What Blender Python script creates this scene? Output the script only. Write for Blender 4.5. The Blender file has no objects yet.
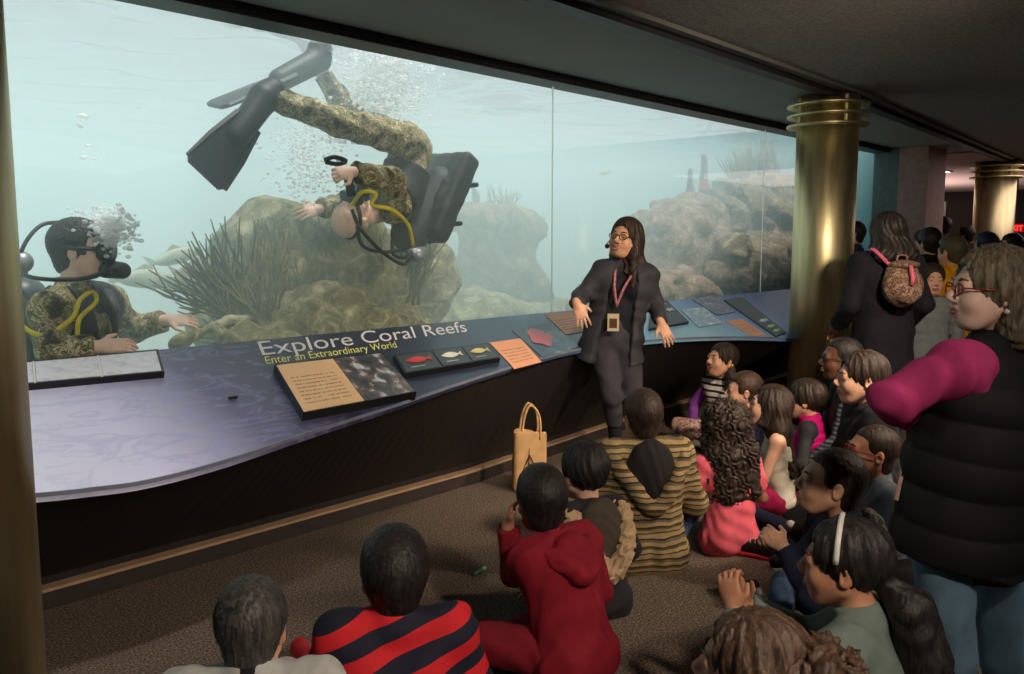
import bpy, bmesh, math, random
import numpy as np
from mathutils import Vector, Matrix
random.seed(7); rng = np.random.RandomState(7)
SC = bpy.context.scene; COL = SC.collection
# ------------------------------------------------------------------ camera frame
FPX = 850.0; TH = math.atan(97/850); CAMH = 1.5
DU = np.array([.678, .735]); DV = np.array([-.735, .678])       # room axes (along the glass, into the tank) in camera ground coordinates
CAMANG = math.atan2(.678, .735)                                   # heading of the camera in the room
def ray(px, py):
    x = (px-512)/FPX; y = (337-py)/FPX
    r = (x, math.cos(TH)+y*math.sin(TH), -math.sin(TH)+y*math.cos(TH))
    return np.array([r[0]*DU[0]+r[1]*DU[1], r[0]*DV[0]+r[1]*DV[1], r[2]]), r[1]
O3 = np.array([0, 0, CAMH])
def at(px, py, Z):
    r, f = ray(px, py); return O3+r*(Z/f)
def on_z(px, py, z):
    r, f = ray(px, py); return O3+r*((z-CAMH)/r[2])
def on_y(px, py, y):
    r, f = ray(px, py); return O3+r*(y/r[1])
YG = 4.0; ZB = .98; KS = .27                                      # glass plane, sill height, slope of the counter
PN = np.array([0, -KS, 1.])/math.hypot(1, KS)                     # counter normal
def on_c(px, py, off=0.):
    r, f = ray(px, py); p0 = np.array([0, YG, ZB])+PN*off
    return O3+r*(np.dot(p0-O3, PN)/np.dot(r, PN))
# ------------------------------------------------------------------ tagging
def tag(o, label=None, cat=None, group=None, kind=None):
    if label: o['label'] = label
    if cat: o['category'] = cat
    if group: o['group'] = group
    if kind: o['kind'] = kind
    return o
def link(name, me, mat=None, parent=None, smooth=False):
    o = bpy.data.objects.new(name, me); COL.objects.link(o)
    if mat is not None:
        for m in (mat if isinstance(mat, (list, tuple)) else [mat]): me.materials.append(m)
    if parent is not None: o.parent = parent
    if smooth: me.polygons.foreach_set('use_smooth', [True]*len(me.polygons))
    return o
def empty(name, label, cat, loc=(0, 0, 0), rz=0., group=None):
    o = bpy.data.objects.new(name, None); COL.objects.link(o); o.empty_display_size = .1
    o.location = loc; o.rotation_euler = (0, 0, rz); return tag(o, label, cat, group)
# ------------------------------------------------------------------ materials
def lin(c):
    r = []
    for v in c[:3]:
        v /= 255.; r.append(v/12.92 if v <= .04045 else ((v+.055)/1.055)**2.4)
    return (*r, 1.)
class NT:
    def __init__(s, name):
        s.m = bpy.data.materials.new(name); s.m.use_nodes = True; s.t = s.m.node_tree; s.t.nodes.clear()
        s.out = s.n('ShaderNodeOutputMaterial')
    def n(s, ty, **kw):
        x = s.t.nodes.new(ty)
        for k, v in kw.items():
            if k.startswith('i_'):
                key = k[2:]; x.inputs[int(key) if key.isdigit() else key.replace('_', ' ')].default_value = v
            else: setattr(x, k, v)
        return x
    def l(s, a, b): s.t.links.new(a, b)
    def ramp(s, fac, stops, mode='LINEAR'):
        r = s.n('ShaderNodeValToRGB'); r.color_ramp.interpolation = mode; e = r.color_ramp.elements
        while len(e) < len(stops): e.new(.5)
        for q, (p, c) in zip(e, stops): q.position = p; q.color = lin(c)
        s.l(fac, r.inputs[0]); return r.outputs[0]
    def math(s, op, a, b=None):
        x = s.n('ShaderNodeMath', operation=op)
        for i, v in enumerate((a, b)):
            if v is None: continue
            if isinstance(v, (int, float)): x.inputs[i].default_value = v
            else: s.l(v, x.inputs[i])
        return x.outputs[0]
    def mix(s, fac, a, b):
        x = s.n('ShaderNodeMix', data_type='RGBA')
        for i, v in ((0, fac), (6, a), (7, b)):
            if isinstance(v, (int, float)): x.inputs[i].default_value = v
            elif isinstance(v, tuple): x.inputs[i].default_value = v
            else: s.l(v, x.inputs[i])
        return x.outputs[2]
MC = {}
def mat(name, col, rough=.75, metal=0., var=.18, vs=14., bump=0., bs=150., spec=.4, sss=0., emit=None, es=0., alpha=None, coat=0.):
    if name in MC: return MC[name]
    N = NT(name); p = N.n('ShaderNodeBsdfPrincipled', i_Roughness=rough, i_Metallic=metal)
    p.inputs['Specular IOR Level'].default_value = spec
    p.inputs['Coat Weight'].default_value = coat
    tc = N.n('ShaderNodeTexCoord')
    c = lin(col)
    if var:
        nz = N.n('ShaderNodeTexNoise', i_Scale=vs, i_Detail=4.); N.l(tc.outputs['Object'], nz.inputs['Vector'])
        a = tuple(max(0, v*(1-var)) for v in c[:3])+(1,); b = tuple(min(1, v*(1+var)) for v in c[:3])+(1,)
        fac = N.math('MULTIPLY_ADD', nz.outputs[0], 2.); fac.node.inputs[2].default_value = -.5; fac.node.use_clamp = True
        N.l(N.mix(fac, a, b), p.inputs['Base Color'])
    else: p.inputs['Base Color'].default_value = c
    if bump:
        nb = N.n('ShaderNodeTexNoise', i_Scale=bs, i_Detail=3.); N.l(tc.outputs['Object'], nb.inputs['Vector'])
        bp = N.n('ShaderNodeBump', i_Strength=bump, i_Distance=.006); N.l(nb.outputs[0], bp.inputs['Height']); N.l(bp.outputs[0], p.inputs['Normal'])
    if sss: p.inputs['Subsurface Weight'].default_value = sss; p.inputs['Subsurface Radius'].default_value = (.02, .01, .006)
    if emit: p.inputs['Emission Color'].default_value = lin(emit); p.inputs['Emission Strength'].default_value = es
    if alpha is not None: p.inputs['Alpha'].default_value = alpha
    N.l(p.outputs[0], N.out.inputs[0]); MC[name] = N.m; return N.m
def stripe_mat(name, cols, axis=2, period=.1, wobble=.0, rough=.8, widths=None, noise=0., tilt=0.):
    """cloth with bands running round the body: cols over one period of the chosen local axis"""
    if name in MC: return MC[name]
    N = NT(name); p = N.n('ShaderNodeBsdfPrincipled', i_Roughness=rough); p.inputs['Specular IOR Level'].default_value = .25
    tc = N.n('ShaderNodeTexCoord'); sp = N.n('ShaderNodeSeparateXYZ'); N.l(tc.outputs['Object'], sp.inputs[0])
    v = sp.outputs[axis]
    if tilt: v = N.math('ADD', v, N.math('MULTIPLY', sp.outputs[0], tilt))
    if wobble:
        nz = N.n('ShaderNodeTexNoise', i_Scale=9., i_Detail=2.); N.l(tc.outputs['Object'], nz.inputs['Vector'])
        v = N.math('ADD', v, N.math('MULTIPLY', nz.outputs[0], wobble))
    f = N.math('FRACT', N.math('DIVIDE', v, period))
    n = len(cols); ws = widths or [1./n]*n; st = []; q = 0
    for c, w in zip(cols, ws): st.append((q, c)); q += w
    c = N.ramp(f, st, 'CONSTANT')
    if noise:
        nz2 = N.n('ShaderNodeTexNoise', i_Scale=60., i_Detail=3.); N.l(tc.outputs['Object'], nz2.inputs['Vector'])
        c = N.mix(N.math('MULTIPLY', nz2.outputs[0], noise), c, (.01, .01, .01, 1))
    N.l(c, p.inputs['Base Color']); N.l(p.outputs[0], N.out.inputs[0]); MC[name] = N.m; return N.m
def camo_mat(name, cols, scale=9., rough=.85):
    if name in MC: return MC[name]
    N = NT(name); p = N.n('ShaderNodeBsdfPrincipled', i_Roughness=rough); p.inputs['Specular IOR Level'].default_value = .2
    tc = N.n('ShaderNodeTexCoord'); nz = N.n('ShaderNodeTexNoise', i_Scale=scale, i_Detail=5., i_Roughness=.66, i_Distortion=.35)
    N.l(tc.outputs['Object'], nz.inputs['Vector'])
    k = len(cols); st = [(0 if i == 0 else .36+.30*i/k, c) for i, c in enumerate(cols)]
    N.l(N.ramp(nz.outputs[0], st, 'CONSTANT'), p.inputs['Base Color'])
    N.l(p.outputs[0], N.out.inputs[0]); MC[name] = N.m; return N.m
def hair_mat(name, col, col2=None, rough=.55):
    if name in MC: return MC[name]
    N = NT(name); p = N.n('ShaderNodeBsdfPrincipled', i_Roughness=rough); p.inputs['Specular IOR Level'].default_value = .35
    tc = N.n('ShaderNodeTexCoord'); mp = N.n('ShaderNodeMapping'); mp.inputs['Scale'].default_value = (1, 1, .22); N.l(tc.outputs['Object'], mp.inputs[0])
    nz = N.n('ShaderNodeTexNoise', i_Scale=95., i_Detail=3., i_Distortion=.6); N.l(mp.outputs[0], nz.inputs['Vector'])
    col2 = col2 or tuple(min(255, c*1.5+8) for c in col)
    N.l(N.ramp(nz.outputs[0], [(.35, col), (.7, col2)]), p.inputs['Base Color'])
    bp = N.n('ShaderNodeBump', i_Strength=.7, i_Distance=.006); N.l(nz.outputs[0], bp.inputs['Height']); N.l(bp.outputs[0], p.inputs['Normal'])
    N.l(p.outputs[0], N.out.inputs[0]); MC[name] = N.m; return N.m
# ------------------------------------------------------------------ plain mesh helpers
class MB:
    def __init__(s): s.v = []; s.f = []
    def add(s, vs, fs):
        k = len(s.v); s.v += [tuple(map(float, q)) for q in vs]; s.f += [tuple(i+k for i in q) for q in fs]; return s
    def box(s, x0, x1, y0, y1, z0, z1):
        return s.add([(x0,y0,z0),(x1,y0,z0),(x1,y1,z0),(x0,y1,z0),(x0,y0,z1),(x1,y0,z1),(x1,y1,z1),(x0,y1,z1)],
                     [(0,3,2,1),(4,5,6,7),(0,1,5,4),(1,2,6,5),(2,3,7,6),(3,0,4,7)])
    def slab(s, top, bot):                                         # two matching loops
        n = len(top); return s.add(list(top)+list(bot), [tuple(range(n)), tuple(range(2*n-1, n-1, -1))]+[(i, i+n, (i+1) % n+n, (i+1) % n) for i in range(n)])
    def tube(s, pts, r, n=8, closed=False):
        pts = [np.array(p, float) for p in pts]; m = len(pts)
        rs = r if isinstance(r, (list, tuple, np.ndarray)) else [r]*m
        up = np.array([0.13, .21, .97]); vs = []; fs = []; prev = None
        for i, p in enumerate(pts):
            if closed: t = pts[(i+1) % m]-pts[i-1]
            else: t = pts[min(i+1, m-1)]-pts[max(i-1, 0)]
            t = t/(np.linalg.norm(t)+1e-9)
            a = (np.cross(t, up) if prev is None else prev-t*np.dot(prev, t))
            if np.linalg.norm(a) < 1e-4: a = np.cross(t, [1, 0, 0])
            a = a/np.linalg.norm(a); prev = a; b = np.cross(t, a)
            for j in range(n):
                w = 2*math.pi*j/n; vs.append(p+rs[i]*(a*math.cos(w)+b*math.sin(w)))
        for i in range(m if closed else m-1):
            for j in range(n):
                q = ((i+1) % m)*n; fs.append((i*n+j, i*n+(j+1) % n, q+(j+1) % n, q+j))
        if not closed: fs += [tuple(range(n-1, -1, -1)), tuple(range((m-1)*n, m*n))]
        return s.add(vs, fs)
    def ball(s, c, r, nu=12, nv=8, R=None):
        r = np.array(r if hasattr(r, '__len__') else (r, r, r), float); vs = []; fs = []
        for i in range(nv+1):
            t = math.pi*i/nv
            for j in range(nu):
                a = 2*math.pi*j/nu; q = np.array([math.sin(t)*math.cos(a), math.sin(t)*math.sin(a), math.cos(t)])*r
                vs.append((R@q if R is not None else q)+np.array(c))
        for i in range(nv):
            for j in range(nu): fs.append((i*nu+j, (i+1)*nu+j, (i+1)*nu+(j+1) % nu, i*nu+(j+1) % nu))
        return s.add(vs, fs)
    def lathe(s, c, prof, n=40):
        vs = []; fs = []; m = len(prof)
        for r, z in prof:
            for j in range(n): a = 2*math.pi*j/n; vs.append((c[0]+r*math.cos(a), c[1]+r*math.sin(a), c[2]+z))
        for i in range(m-1):
            for j in range(n): fs.append((i*n+j, i*n+(j+1) % n, (i+1)*n+(j+1) % n, (i+1)*n+j))
        if prof[0][0] > 1e-6: fs.append(tuple(range(n-1, -1, -1)))
        if prof[-1][0] > 1e-6: fs.append(tuple(range((m-1)*n, m*n)))
        return s.add(vs, fs)
    def build(s, name, m=None, parent=None, smooth=False):
        me = bpy.data.meshes.new(name); me.from_pydata(s.v, [], s.f); me.update()
        return link(name, me, m, parent, smooth)
def spline(pts, n=8):
    pts = [np.array(p, float) for p in pts]; P = [2*pts[0]-pts[1]]+pts+[2*pts[-1]-pts[-2]]; out = []
    for i in range(1, len(P)-2):
        for k in range(n):
            t = k/n; a, b, c, d = P[i-1:i+3]
            out.append(.5*((2*b)+(c-a)*t+(2*a-5*b+4*c-d)*t*t+(3*b-a-3*c+d)*t**3))
    return out+[pts[-1]]
# ------------------------------------------------------------------ implicit surfaces -> one continuous mesh
def V(*a): return np.array(a, float)
def nrm(a): a = np.asarray(a, float); return a/(np.linalg.norm(a)+1e-12)
def rotm(yaw=0, pitch=0, roll=0):
    y, p, r = map(math.radians, (yaw, pitch, roll)); c, s = math.cos, math.sin
    Rz = np.array([[c(y),-s(y),0],[s(y),c(y),0],[0,0,1]]); Rx = np.array([[1,0,0],[0,c(p),-s(p)],[0,s(p),c(p)]]); Ry = np.array([[c(r),0,s(r)],[0,1,0],[-s(r),0,c(r)]])
    return Rz@Rx@Ry
class SDF:
    def __init__(s): s.p = []; s.noise = None; s.namp = 0.
    def cone(s, a, b, ra, rb=None, k=.02, op=1, flat=False):
        a = np.asarray(a, float); b = np.asarray(b, float); rb = ra if rb is None else rb
        s.p.append((0, (a, b, ra, rb, flat), k, op, (a+b)/2, np.linalg.norm(b-a)/2+max(ra, rb))); return s
    def ell(s, c, r, R=None, k=.02, op=1):
        r = np.array(r if hasattr(r, '__len__') else (r, r, r), float); c = np.asarray(c, float)
        s.p.append((1, (c, r, R), k, op, c, r.max())); return s
    def half(s, pt, n, k=.008, within=None):                        # cut away the side n points to (inside a ball, if given)
        s.p.append((2, (np.asarray(pt, float), nrm(n), within), k, -1, None, None)); return s
    def box(s, c, h, R=None, rd=.01, k=.01, op=1):
        c = np.asarray(c, float); h = np.asarray(h, float)
        s.p.append((3, (c, h, R, rd), k, op, c, np.linalg.norm(h))); return s
    @staticmethod
    def dist(t, q, p):
        if t == 0:
            a, b, ra, rb, flat = q; d = b-a; L2 = d@d+1e-12; pa = p-a; h = np.clip((pa@d)/L2, 0, 1)
            r = np.linalg.norm(pa-h[:, None]*d, axis=1)-(ra+(rb-ra)*h)
            if flat: r = np.maximum(r, ((p-b)@d)/math.sqrt(L2))
            return r
        if t == 1:
            c, r, R = q; x = p-c
            if R is not None: x = x@R
            k0 = np.linalg.norm(x/r, axis=1); k1 = np.linalg.norm(x/(r*r), axis=1)+1e-9
            return np.where(k0 < .05, -r.min(), k0*(k0-1)/k1)
        if t == 2:
            pt, n, w = q; d = -((p-pt)@n)
            if w is not None: d = np.maximum(d, np.linalg.norm(p-w[0], axis=1)-w[1])
            return d
        c, h, R, rd = q; x = p-c
        if R is not None: x = x@R
        x = np.abs(x)-(h-rd); return np.linalg.norm(np.maximum(x, 0), axis=1)+np.minimum(x.max(1), 0)-rd
    def ev(s, p, act):
        d = np.full(len(p), 9.)
        for i in act:
            t, q, k, op, c, r = s.p[i]; e = s.dist(t, q, p)
            if op > 0:
                h = np.clip(.5+.5*(e-d)/k, 0, 1); d = e*(1-h)+d*h-k*h*(1-h)
            else:
                e = -e; h = np.clip(.5-.5*(e-d)/k, 0, 1); d = e*(1-h)+d*h+k*h*(1-h)
        if s.noise is not None: d = d+s.noise(p)
        return d
    def mesh(s, res):
        pos = [q for q in s.p if q[3] > 0]; mg = res*2.5+s.namp+.006
        lo = np.min([q[4]-q[5] for q in pos], 0)-mg; hi = np.max([q[4]+q[5] for q in pos], 0)+mg
        B = 14; n = np.ceil((hi-lo)/res/B).astype(int)*B+1; F = np.full(n, 1., np.float32)
        br = B*res*.87; loc = np.stack(np.meshgrid(*[np.arange(B+1)]*3, indexing='ij'), -1).reshape(-1, 3)*res
        C = np.array([q[4] if q[4] is not None else (0, 0, 0) for q in s.p]); Rr = np.array([q[5]+q[2] if q[5] is not None else 1e9 for q in s.p])
        for i in range(0, n[0]-1, B):
            for j in range(0, n[1]-1, B):
                for k in range(0, n[2]-1, B):
                    o = lo+np.array([i, j, k])*res; c = o+B*res/2
                    act = np.nonzero(np.linalg.norm(C-c, axis=1) < Rr+br+s.namp)[0]
                    if not any(s.p[a][3] > 0 for a in act): continue
                    dc = s.ev(c[None], act)[0]
                    if abs(dc) > br*2.2+.05: F[i:i+B+1, j:j+B+1, k:k+B+1] = 1. if dc > 0 else -1.; continue
                    F[i:i+B+1, j:j+B+1, k:k+B+1] = s.ev(o+loc, act).reshape(B+1, B+1, B+1)
        return nets(F, lo, res)
    def build(s, name, m, parent=None, res=.008):
        v, f = s.mesh(res)
        me = bpy.data.meshes.new(name); me.vertices.add(len(v)); me.vertices.foreach_set('co', v.astype(np.float32).ravel())
        me.loops.add(f.size); me.loops.foreach_set('vertex_index', f.astype(np.int32).ravel()); me.polygons.add(len(f))
        me.polygons.foreach_set('loop_start', np.arange(0, f.size, 4, dtype=np.int32)); me.update(calc_edges=True)
        return link(name, me, m, parent, True)
def nets(F, lo, res):
    n = F.shape; S = F < 0; c = tuple(k-1 for k in n); acc = np.zeros(c+(3,), np.float32); cnt = np.zeros(c, np.float32)
    def sl(d, a): return tuple(slice(d[x], d[x]+a[x]) for x in range(3))
    for ax in range(3):
        e = np.eye(3, dtype=int)[ax]; o1, o2 = [x for x in range(3) if x != ax]
        for u in (0, 1):
            for w in (0, 1):
                d = np.zeros(3, int); d[o1] = u; d[o2] = w
                A = F[sl(d, c)]; Bq = F[sl(d+e, c)]; m = (A < 0) != (Bq < 0); i = np.nonzero(m)
                t = A[i]/(A[i]-Bq[i]); q = np.zeros((len(t), 3), np.float32); q[:, ax] = t; q[:, o1] = u; q[:, o2] = w
                acc[i] += q; cnt[i] += 1
    idx = np.full(c, -1, np.int64); a = np.nonzero(cnt > 0); idx[a] = np.arange(len(a[0]))
    v = (np.stack(a, 1)+acc[a]/cnt[a][:, None])*res+lo
    fs = []
    for ax in range(3):
        o1, o2 = [(1, 2), (2, 0), (0, 1)][ax]; sh = list(n); sh[ax] -= 1
        A = np.take(S, range(0, n[ax]-1), ax); Bq = np.take(S, range(1, n[ax]), ax); m = A != Bq; i = np.stack(np.nonzero(m), 1)
        i = i[(i[:, o1] > 0) & (i[:, o2] > 0) & (i[:, o1] < n[o1]-1) & (i[:, o2] < n[o2]-1)]
        d1 = np.eye(3, dtype=int)[o1]; d2 = np.eye(3, dtype=int)[o2]
        g = lambda q: idx[q[:, 0], q[:, 1], q[:, 2]]
        qd = np.stack([g(i-d1-d2), g(i-d2), g(i), g(i-d1)], 1); fl = ~A[i[:, 0], i[:, 1], i[:, 2]]
        qd[fl] = qd[fl][:, ::-1]; fs.append(qd)
    return v, np.concatenate(fs)
def folds(amp=.004, fq=55., seed=0):
    r = np.random.RandomState(seed); A = r.normal(size=(3, 3)); A /= np.linalg.norm(A, axis=1)[:, None]
    def f(p):
        w = np.sin(p@A[0]*fq*.45+1.3); return amp*(.6*np.sin(p@A[1]*fq+2.2*w)+.5*np.sin(p@A[2]*fq*1.7+1.7*w+.5))
    return f
# ------------------------------------------------------------------ people
def ik(S, W, l1, l2, pole):
    S = np.asarray(S, float); W = np.asarray(W, float); d = W-S; L = np.linalg.norm(d)
    if L > (l1+l2)*.985: W = S+d/L*(l1+l2)*.985; d = W-S; L = np.linalg.norm(d)
    t = d/L; a = (l1*l1-l2*l2+L*L)/(2*L); h = math.sqrt(max(1e-6, l1*l1-a*a)); q = np.asarray(pole, float); q = nrm(q-t*(q@t))
    return S+t*a+q*h, W
def head_prims(S, c, R, s, female=False, smile=False):
    def P(x, y, z): return c+R@(V(x, y, z)*s)
    def E(x, y, z, r, k, op=1, R2=None): S.ell(P(x, y, z), np.array(r)*s, R if R2 is None else R@R2, k*s, op)
    def C(a, b, ra, rb, k, op=1): S.cone(P(*a), P(*b), ra*s, rb*s, k*s, op)
    E(0, -.014, .030, (.074, .096, .086), .02)
    E(0, .026, -.022, (.061, .066, .086), .03)
    E(0, .050, -.088, (.030, .030, .024), .035)
    for x in (-1, 1):
        E(x*.036, .056, -.038, (.029, .029, .030), .025)
        C((x*.050, .0, -.050), (x*.030, .045, -.090), .022, .018, .03)
        E(x*.031, .098, .003, (.021, .016, .013), .012, -1)
        E(x*.031, .0800, .002, (.017, .0135, .013), .006)
        E(x*.0775, -.012, -.008, (.009, .021, .031), .008, 1, rotm(yaw=x*-22))
        E(x*.086, -.004, -.006, (.006, .011, .018), .006, -1, rotm(yaw=x*-22))
        E(x*.011, .099, -.034, (.009, .010, .008), .008)
    C((-.034, .082, .019), (.034, .082, .019), .0105, .0105, .018)
    C((0, .090, .006), (0, .1095, -.026), .0078, .0108, .012)
    E(0, .086, -.0575, (.024, .0105, .007), .010); E(0, .0845, -.070, (.020, .0105, .007), .010)
    if smile: E(0, .097, -.066, (.027, .016, .013), .004, -1)
    else: E(0, .0985, -.0642, (.022, .010, .0020), .004, -1)
def hand_prims(S, w, d, n, side, s=1., curl=35, thumb=None, spread=1.):
    """w wrist, d pointing direction, n palm normal, side +1/-1 picks the thumb side t = side*(d x n)"""
    d = nrm(d); n = np.asarray(n, float); n = nrm(n-d*(n@d)); t = nrm(np.cross(d, n))*side
    R = np.stack([t, d, n], 1)
    S.cone(w-d*.02*s, w+d*.02*s, .023*s, .024*s, .015*s)
    S.ell(w+d*.052*s, V(.039, .050, .0155)*s, R, .016*s)
    for x, L, r, o in ((.029, .066, .0082, 4), (.0098, .074, .0086, 0), (-.0098, .068, .0082, -4), (-.0285, .052, .0072, -9)):
        a = math.radians(o*spread); p = w+(d*.088+t*x)*s
        f = d*math.cos(a)+t*math.sin(a); cur = 0
        p0 = w+(d*.060+t*x*.85)*s; S.cone(p0, p, r*1.08*s, r*s, .008*s)
        for q, m in ((.42, .55), (.32, 1.1), (.26, .9)):
            cur += math.radians(curl*m); e = p+(f*math.cos(cur)+n*math.sin(cur))*L*q*s
            S.cone(p, e, r*s, r*.93*s, .004*s); p = e; r *= .93
    tc = math.radians(curl*.5); p = w+(d*.022+t*.026)*s; e = p+nrm(d*.62+t*.75+n*.25*math.sin(tc))*.036*s
    S.cone(p, e, .0125*s, .0098*s, .012*s); S.cone(e, e+nrm(d*.85+t*(.45-.5*math.sin(tc))+n*.4*math.sin(tc))*.032*s, .0098*s, .0078*s, .004*s)
def torso(S, J, s, inf=0., fem=False, belly=0., shl=1.):
    P, NB = J['P'], J['NB']; lx = nrm(J['SR']-J['SL']); hx = nrm(J['HR']-J['HL']); up = nrm(NB-P); fw = nrm(np.cross(up, lx)) ; k = .06*s
    L = np.linalg.norm(NB-P); C = P+(NB-P)*.70; Wt = P+(NB-P)*.36
    C = J.get('C', C); Wt = J.get('W', Wt)
    for x in (-1, 1):
        S.cone(P+hx*x*.065*s, Wt+(hx+lx)*.5*x*.055*s, .098*s+inf, .088*s+inf+belly, k)
        S.cone(Wt+(hx+lx)*.5*x*.055*s, C+lx*x*.075*s, .088*s+inf+belly, .094*s+inf, k)
        sp = J['SR' if x > 0 else 'SL']; ri = inf*(1 if shl == 1 else .45)
        S.cone(C+lx*x*.07*s, C+lx*x*.07*s+(sp-C-lx*x*.07*s)*(1 if shl == 1 else shl*.8), .088*s+ri, .052*s+ri, k)
        S.cone(NB-up*.01*s, NB+(sp-NB)*shl, .046*s+inf*.7, .050*s+ri, k*.8)
        if fem: S.ell(C+lx*x*.075*s+fw*.075*s-up*.02*s, V(.062, .055, .062)*s+inf, None, k*.6)
def fig(name, label, cat, loc, rz, J, s=1., hs=1., HR=np.eye(3), skin=None, fem=False, smile=False, hands=None, top=None, bottom=None, shoes=None,
        hair=None, hood=None, glasses=None, res=.008, group=None, vest=None, limbs=1., eyes=True, facehair=False, seed=0, handscale=None, iris=(45, 28, 18)):
    root = empty(name, label, cat, loc, rz, group); hs_ = handscale or s*1.02; hands = hands or {}
    hc = J['HC']; S = SDF()
    head_prims(S, hc, HR, hs, fem, smile)
    S.cone(J['NB']-nrm(hc-J['NB'])*.03*s, hc+HR@(V(0, -.022, -.055)*hs), .054*s*limbs, .046*hs*limbs, .025)
    torso(S, J, s, -.008, fem)
    for q, o in (('L', -1), ('R', 1)):
        S.cone(J['S'+q], J['E'+q], .046*s*limbs, .037*s*limbs, .04*s); S.cone(J['E'+q], J['W'+q], .037*s*limbs, .025*s*limbs, .012*s)
        S.cone(J['H'+q], J['K'+q], .078*s*limbs, .052*s*limbs, .03*s); S.cone(J['K'+q], J['A'+q], .050*s*limbs, .034*s*limbs, .02*s)
        S.cone(J['A'+q], J['T'+q], .036*s, .026*s, .02*s)
        h = hands.get(q, {})
        hand_prims(S, J['W'+q], h.get('d', J['W'+q]-J['E'+q]), h.get('n', V(0, -.3, -1)), h.get('side', o), hs_, h.get('curl', 30), spread=h.get('spread', 1.))
    S.build('body', skin, root, res)
    # --- eyes, brows, lips
    def P(x, y, z): return hc+HR@(V(x, y, z)*hs)
    if eyes:
        for x in (-1, 1):
            e = MB(); e.ball(P(x*.031, .0805, .0010), .0130*hs, 12, 8)
            eo = e.build('eye', mat('eye_white', (188, 182, 174), .25, var=0), root, True)
            i_ = MB(); i_.ball(P(x*.031, .0880, .0010), (.0080*hs, .0062*hs, .0080*hs), 10, 6, HR); i_.build('iris', mat('iris_%d' % iris[0], iris, .2, var=0), eo, True)
            b = MB(); b.tube([P(x*.014, .0955, .0215), P(x*.030, .0965, .0275), P(x*.046, .084, .0235)], [.0030*hs, .0036*hs, .0018*hs], 6)
            b.build('eyebrow', hair['mat'] if hair else mat('brow', (40, 30, 25)), root, True)
        l_ = MB(); zz = -.005 if smile else 0; w_ = 1.2 if smile else 1.
        for z, r in ((-.0588-zz*.5, .0042), (-.0695+zz*1.5, .0048)):
            l_.tube([P(-.024*w_, .0855, -.064+.004*smile), P(-.011*w_, .0938, z), P(0, .0950, z), P(.011*w_, .0938, z), P(.024*w_, .0855, -.064+.004*smile)], [.0015*hs, r*hs, r*hs, r*hs, .0015*hs], 7)
        l_.build('lips', mat('lips', (165, 95, 85), .45), root, True)
        if smile:
            t_ = MB(); t_.ball(P(0, .0835, -.0610), V(.0235, .011, .0062)*hs, 12, 6, HR); t_.build('teeth', mat('teeth', (235, 230, 218), .3, var=0), root, True)
    # --- clothes
    if bottom:
        B = SDF(); i_ = bottom.get('inf', .014)*s; hx = nrm(J['HR']-J['HL']); k = .03*s
        B.cone(J['HL']+(J['P']-J['HL'])*.35, J['HR']+(J['P']-J['HR'])*.35, .100*s+i_*.6, .100*s+i_*.6, .05*s)
        B.cone(J['P'], J['P']+(J['NB']-J['P'])*.2, .10*s+i_*.5, .095*s+i_*.5, .05*s)
        for q in 'LR':
            kn, an = J['K'+q], J['A'+q]; fl = bottom.get('flare', 0)*s
            B.cone(J['H'+q], kn, .080*s*limbs+i_, .054*s*limbs+i_, k)
            e = kn+(an-kn)*bottom.get('len', .95); B.cone(kn, e, .053*s*limbs+i_, .038*s*limbs+i_+fl, .02*s, flat=True)
        if bottom.get('skirt'):
            for q in 'LR': B.cone(J['H'+q], J['K'+q], .11*s, bottom['skirt']*s, .06*s)
        B.noise = folds(.004*s*bottom.get('fold', 1), 42/s, seed+3); B.namp = .008*s
        bo = B.build(bottom.get('name', 'trousers'), bottom['mat'], root, res)
        if 'label' in bottom: bo['label'] = bottom['label']
    if shoes:
        for q in 'LR':
            d = nrm(J['T'+q]-J['A'+q]); Q = SDF(); an = J['A'+q]; to = J['T'+q]
            sh = nrm(J['K'+q]-an); Q.cone(an+sh*shoes.get('cuff', .03)*s, an-sh*.01*s, .046*s, .045*s, .02*s); Q.cone(an-d*.035*s-sh*.02*s, to+d*.015*s, .038*s, .036*s, .03*s); Q.cone(an+sh*.0*s, to, .040*s, .03*s, .03*s)
            so = Q.build('shoe', shoes['mat'], root, res)
            if 'sole' in shoes:
                u = nrm(sh-d*(sh@d)); Z = SDF(); Z.cone(an-d*.045*s-u*.050*s, to+d*.02*s-u*.032*s, .030*s, .030*s, .02*s)
                Z.half(an-u*.036*s, u, .004); Z.build('sole', shoes['sole'], so, res)
    if top:
        T = SDF(); i_ = top.get('inf', .012)*s; torso(T, J, s, i_, fem, top.get('belly', .0)*s, .45 if top.get('scoop') and top.get('sleeve') == 'none' else 1.)
        if top.get('hem'):                                           # skirted hem of a jacket
            hx = nrm(J['HR']-J['HL']); dn = nrm(J['P']-J['NB'])
            for x in (-1, 1): T.cone(J['P']+hx*x*.06*s, J['P']+hx*x*.08*s+dn*top['hem']*s, .105*s+i_, .115*s+i_, .05*s)
        sl = top.get('sleeve', 'long'); si = top.get('sinf', .012)*s; sm = top.get('smat')
        AA = dict(L=SDF(), R=SDF())
        for q in 'LR':
            A = T if sm is None else AA[q]; s0, e0, w0 = J['S'+q], J['E'+q], J['W'+q]
            if sl == 'long':
                A.cone(s0, e0, .050*s*limbs+si, .041*s*limbs+si, .035*s); A.cone(e0, e0+(w0-e0)*top.get('slen', .93), .041*s*limbs+si, .031*s*limbs+si, .02*s, flat=True)
            elif sl == 'short': A.cone(s0, s0+(e0-s0)*.7, .052*s+si, .050*s+si*1.5, .035*s, flat=True)
        n0 = nrm(hc-J['NB'])
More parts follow.
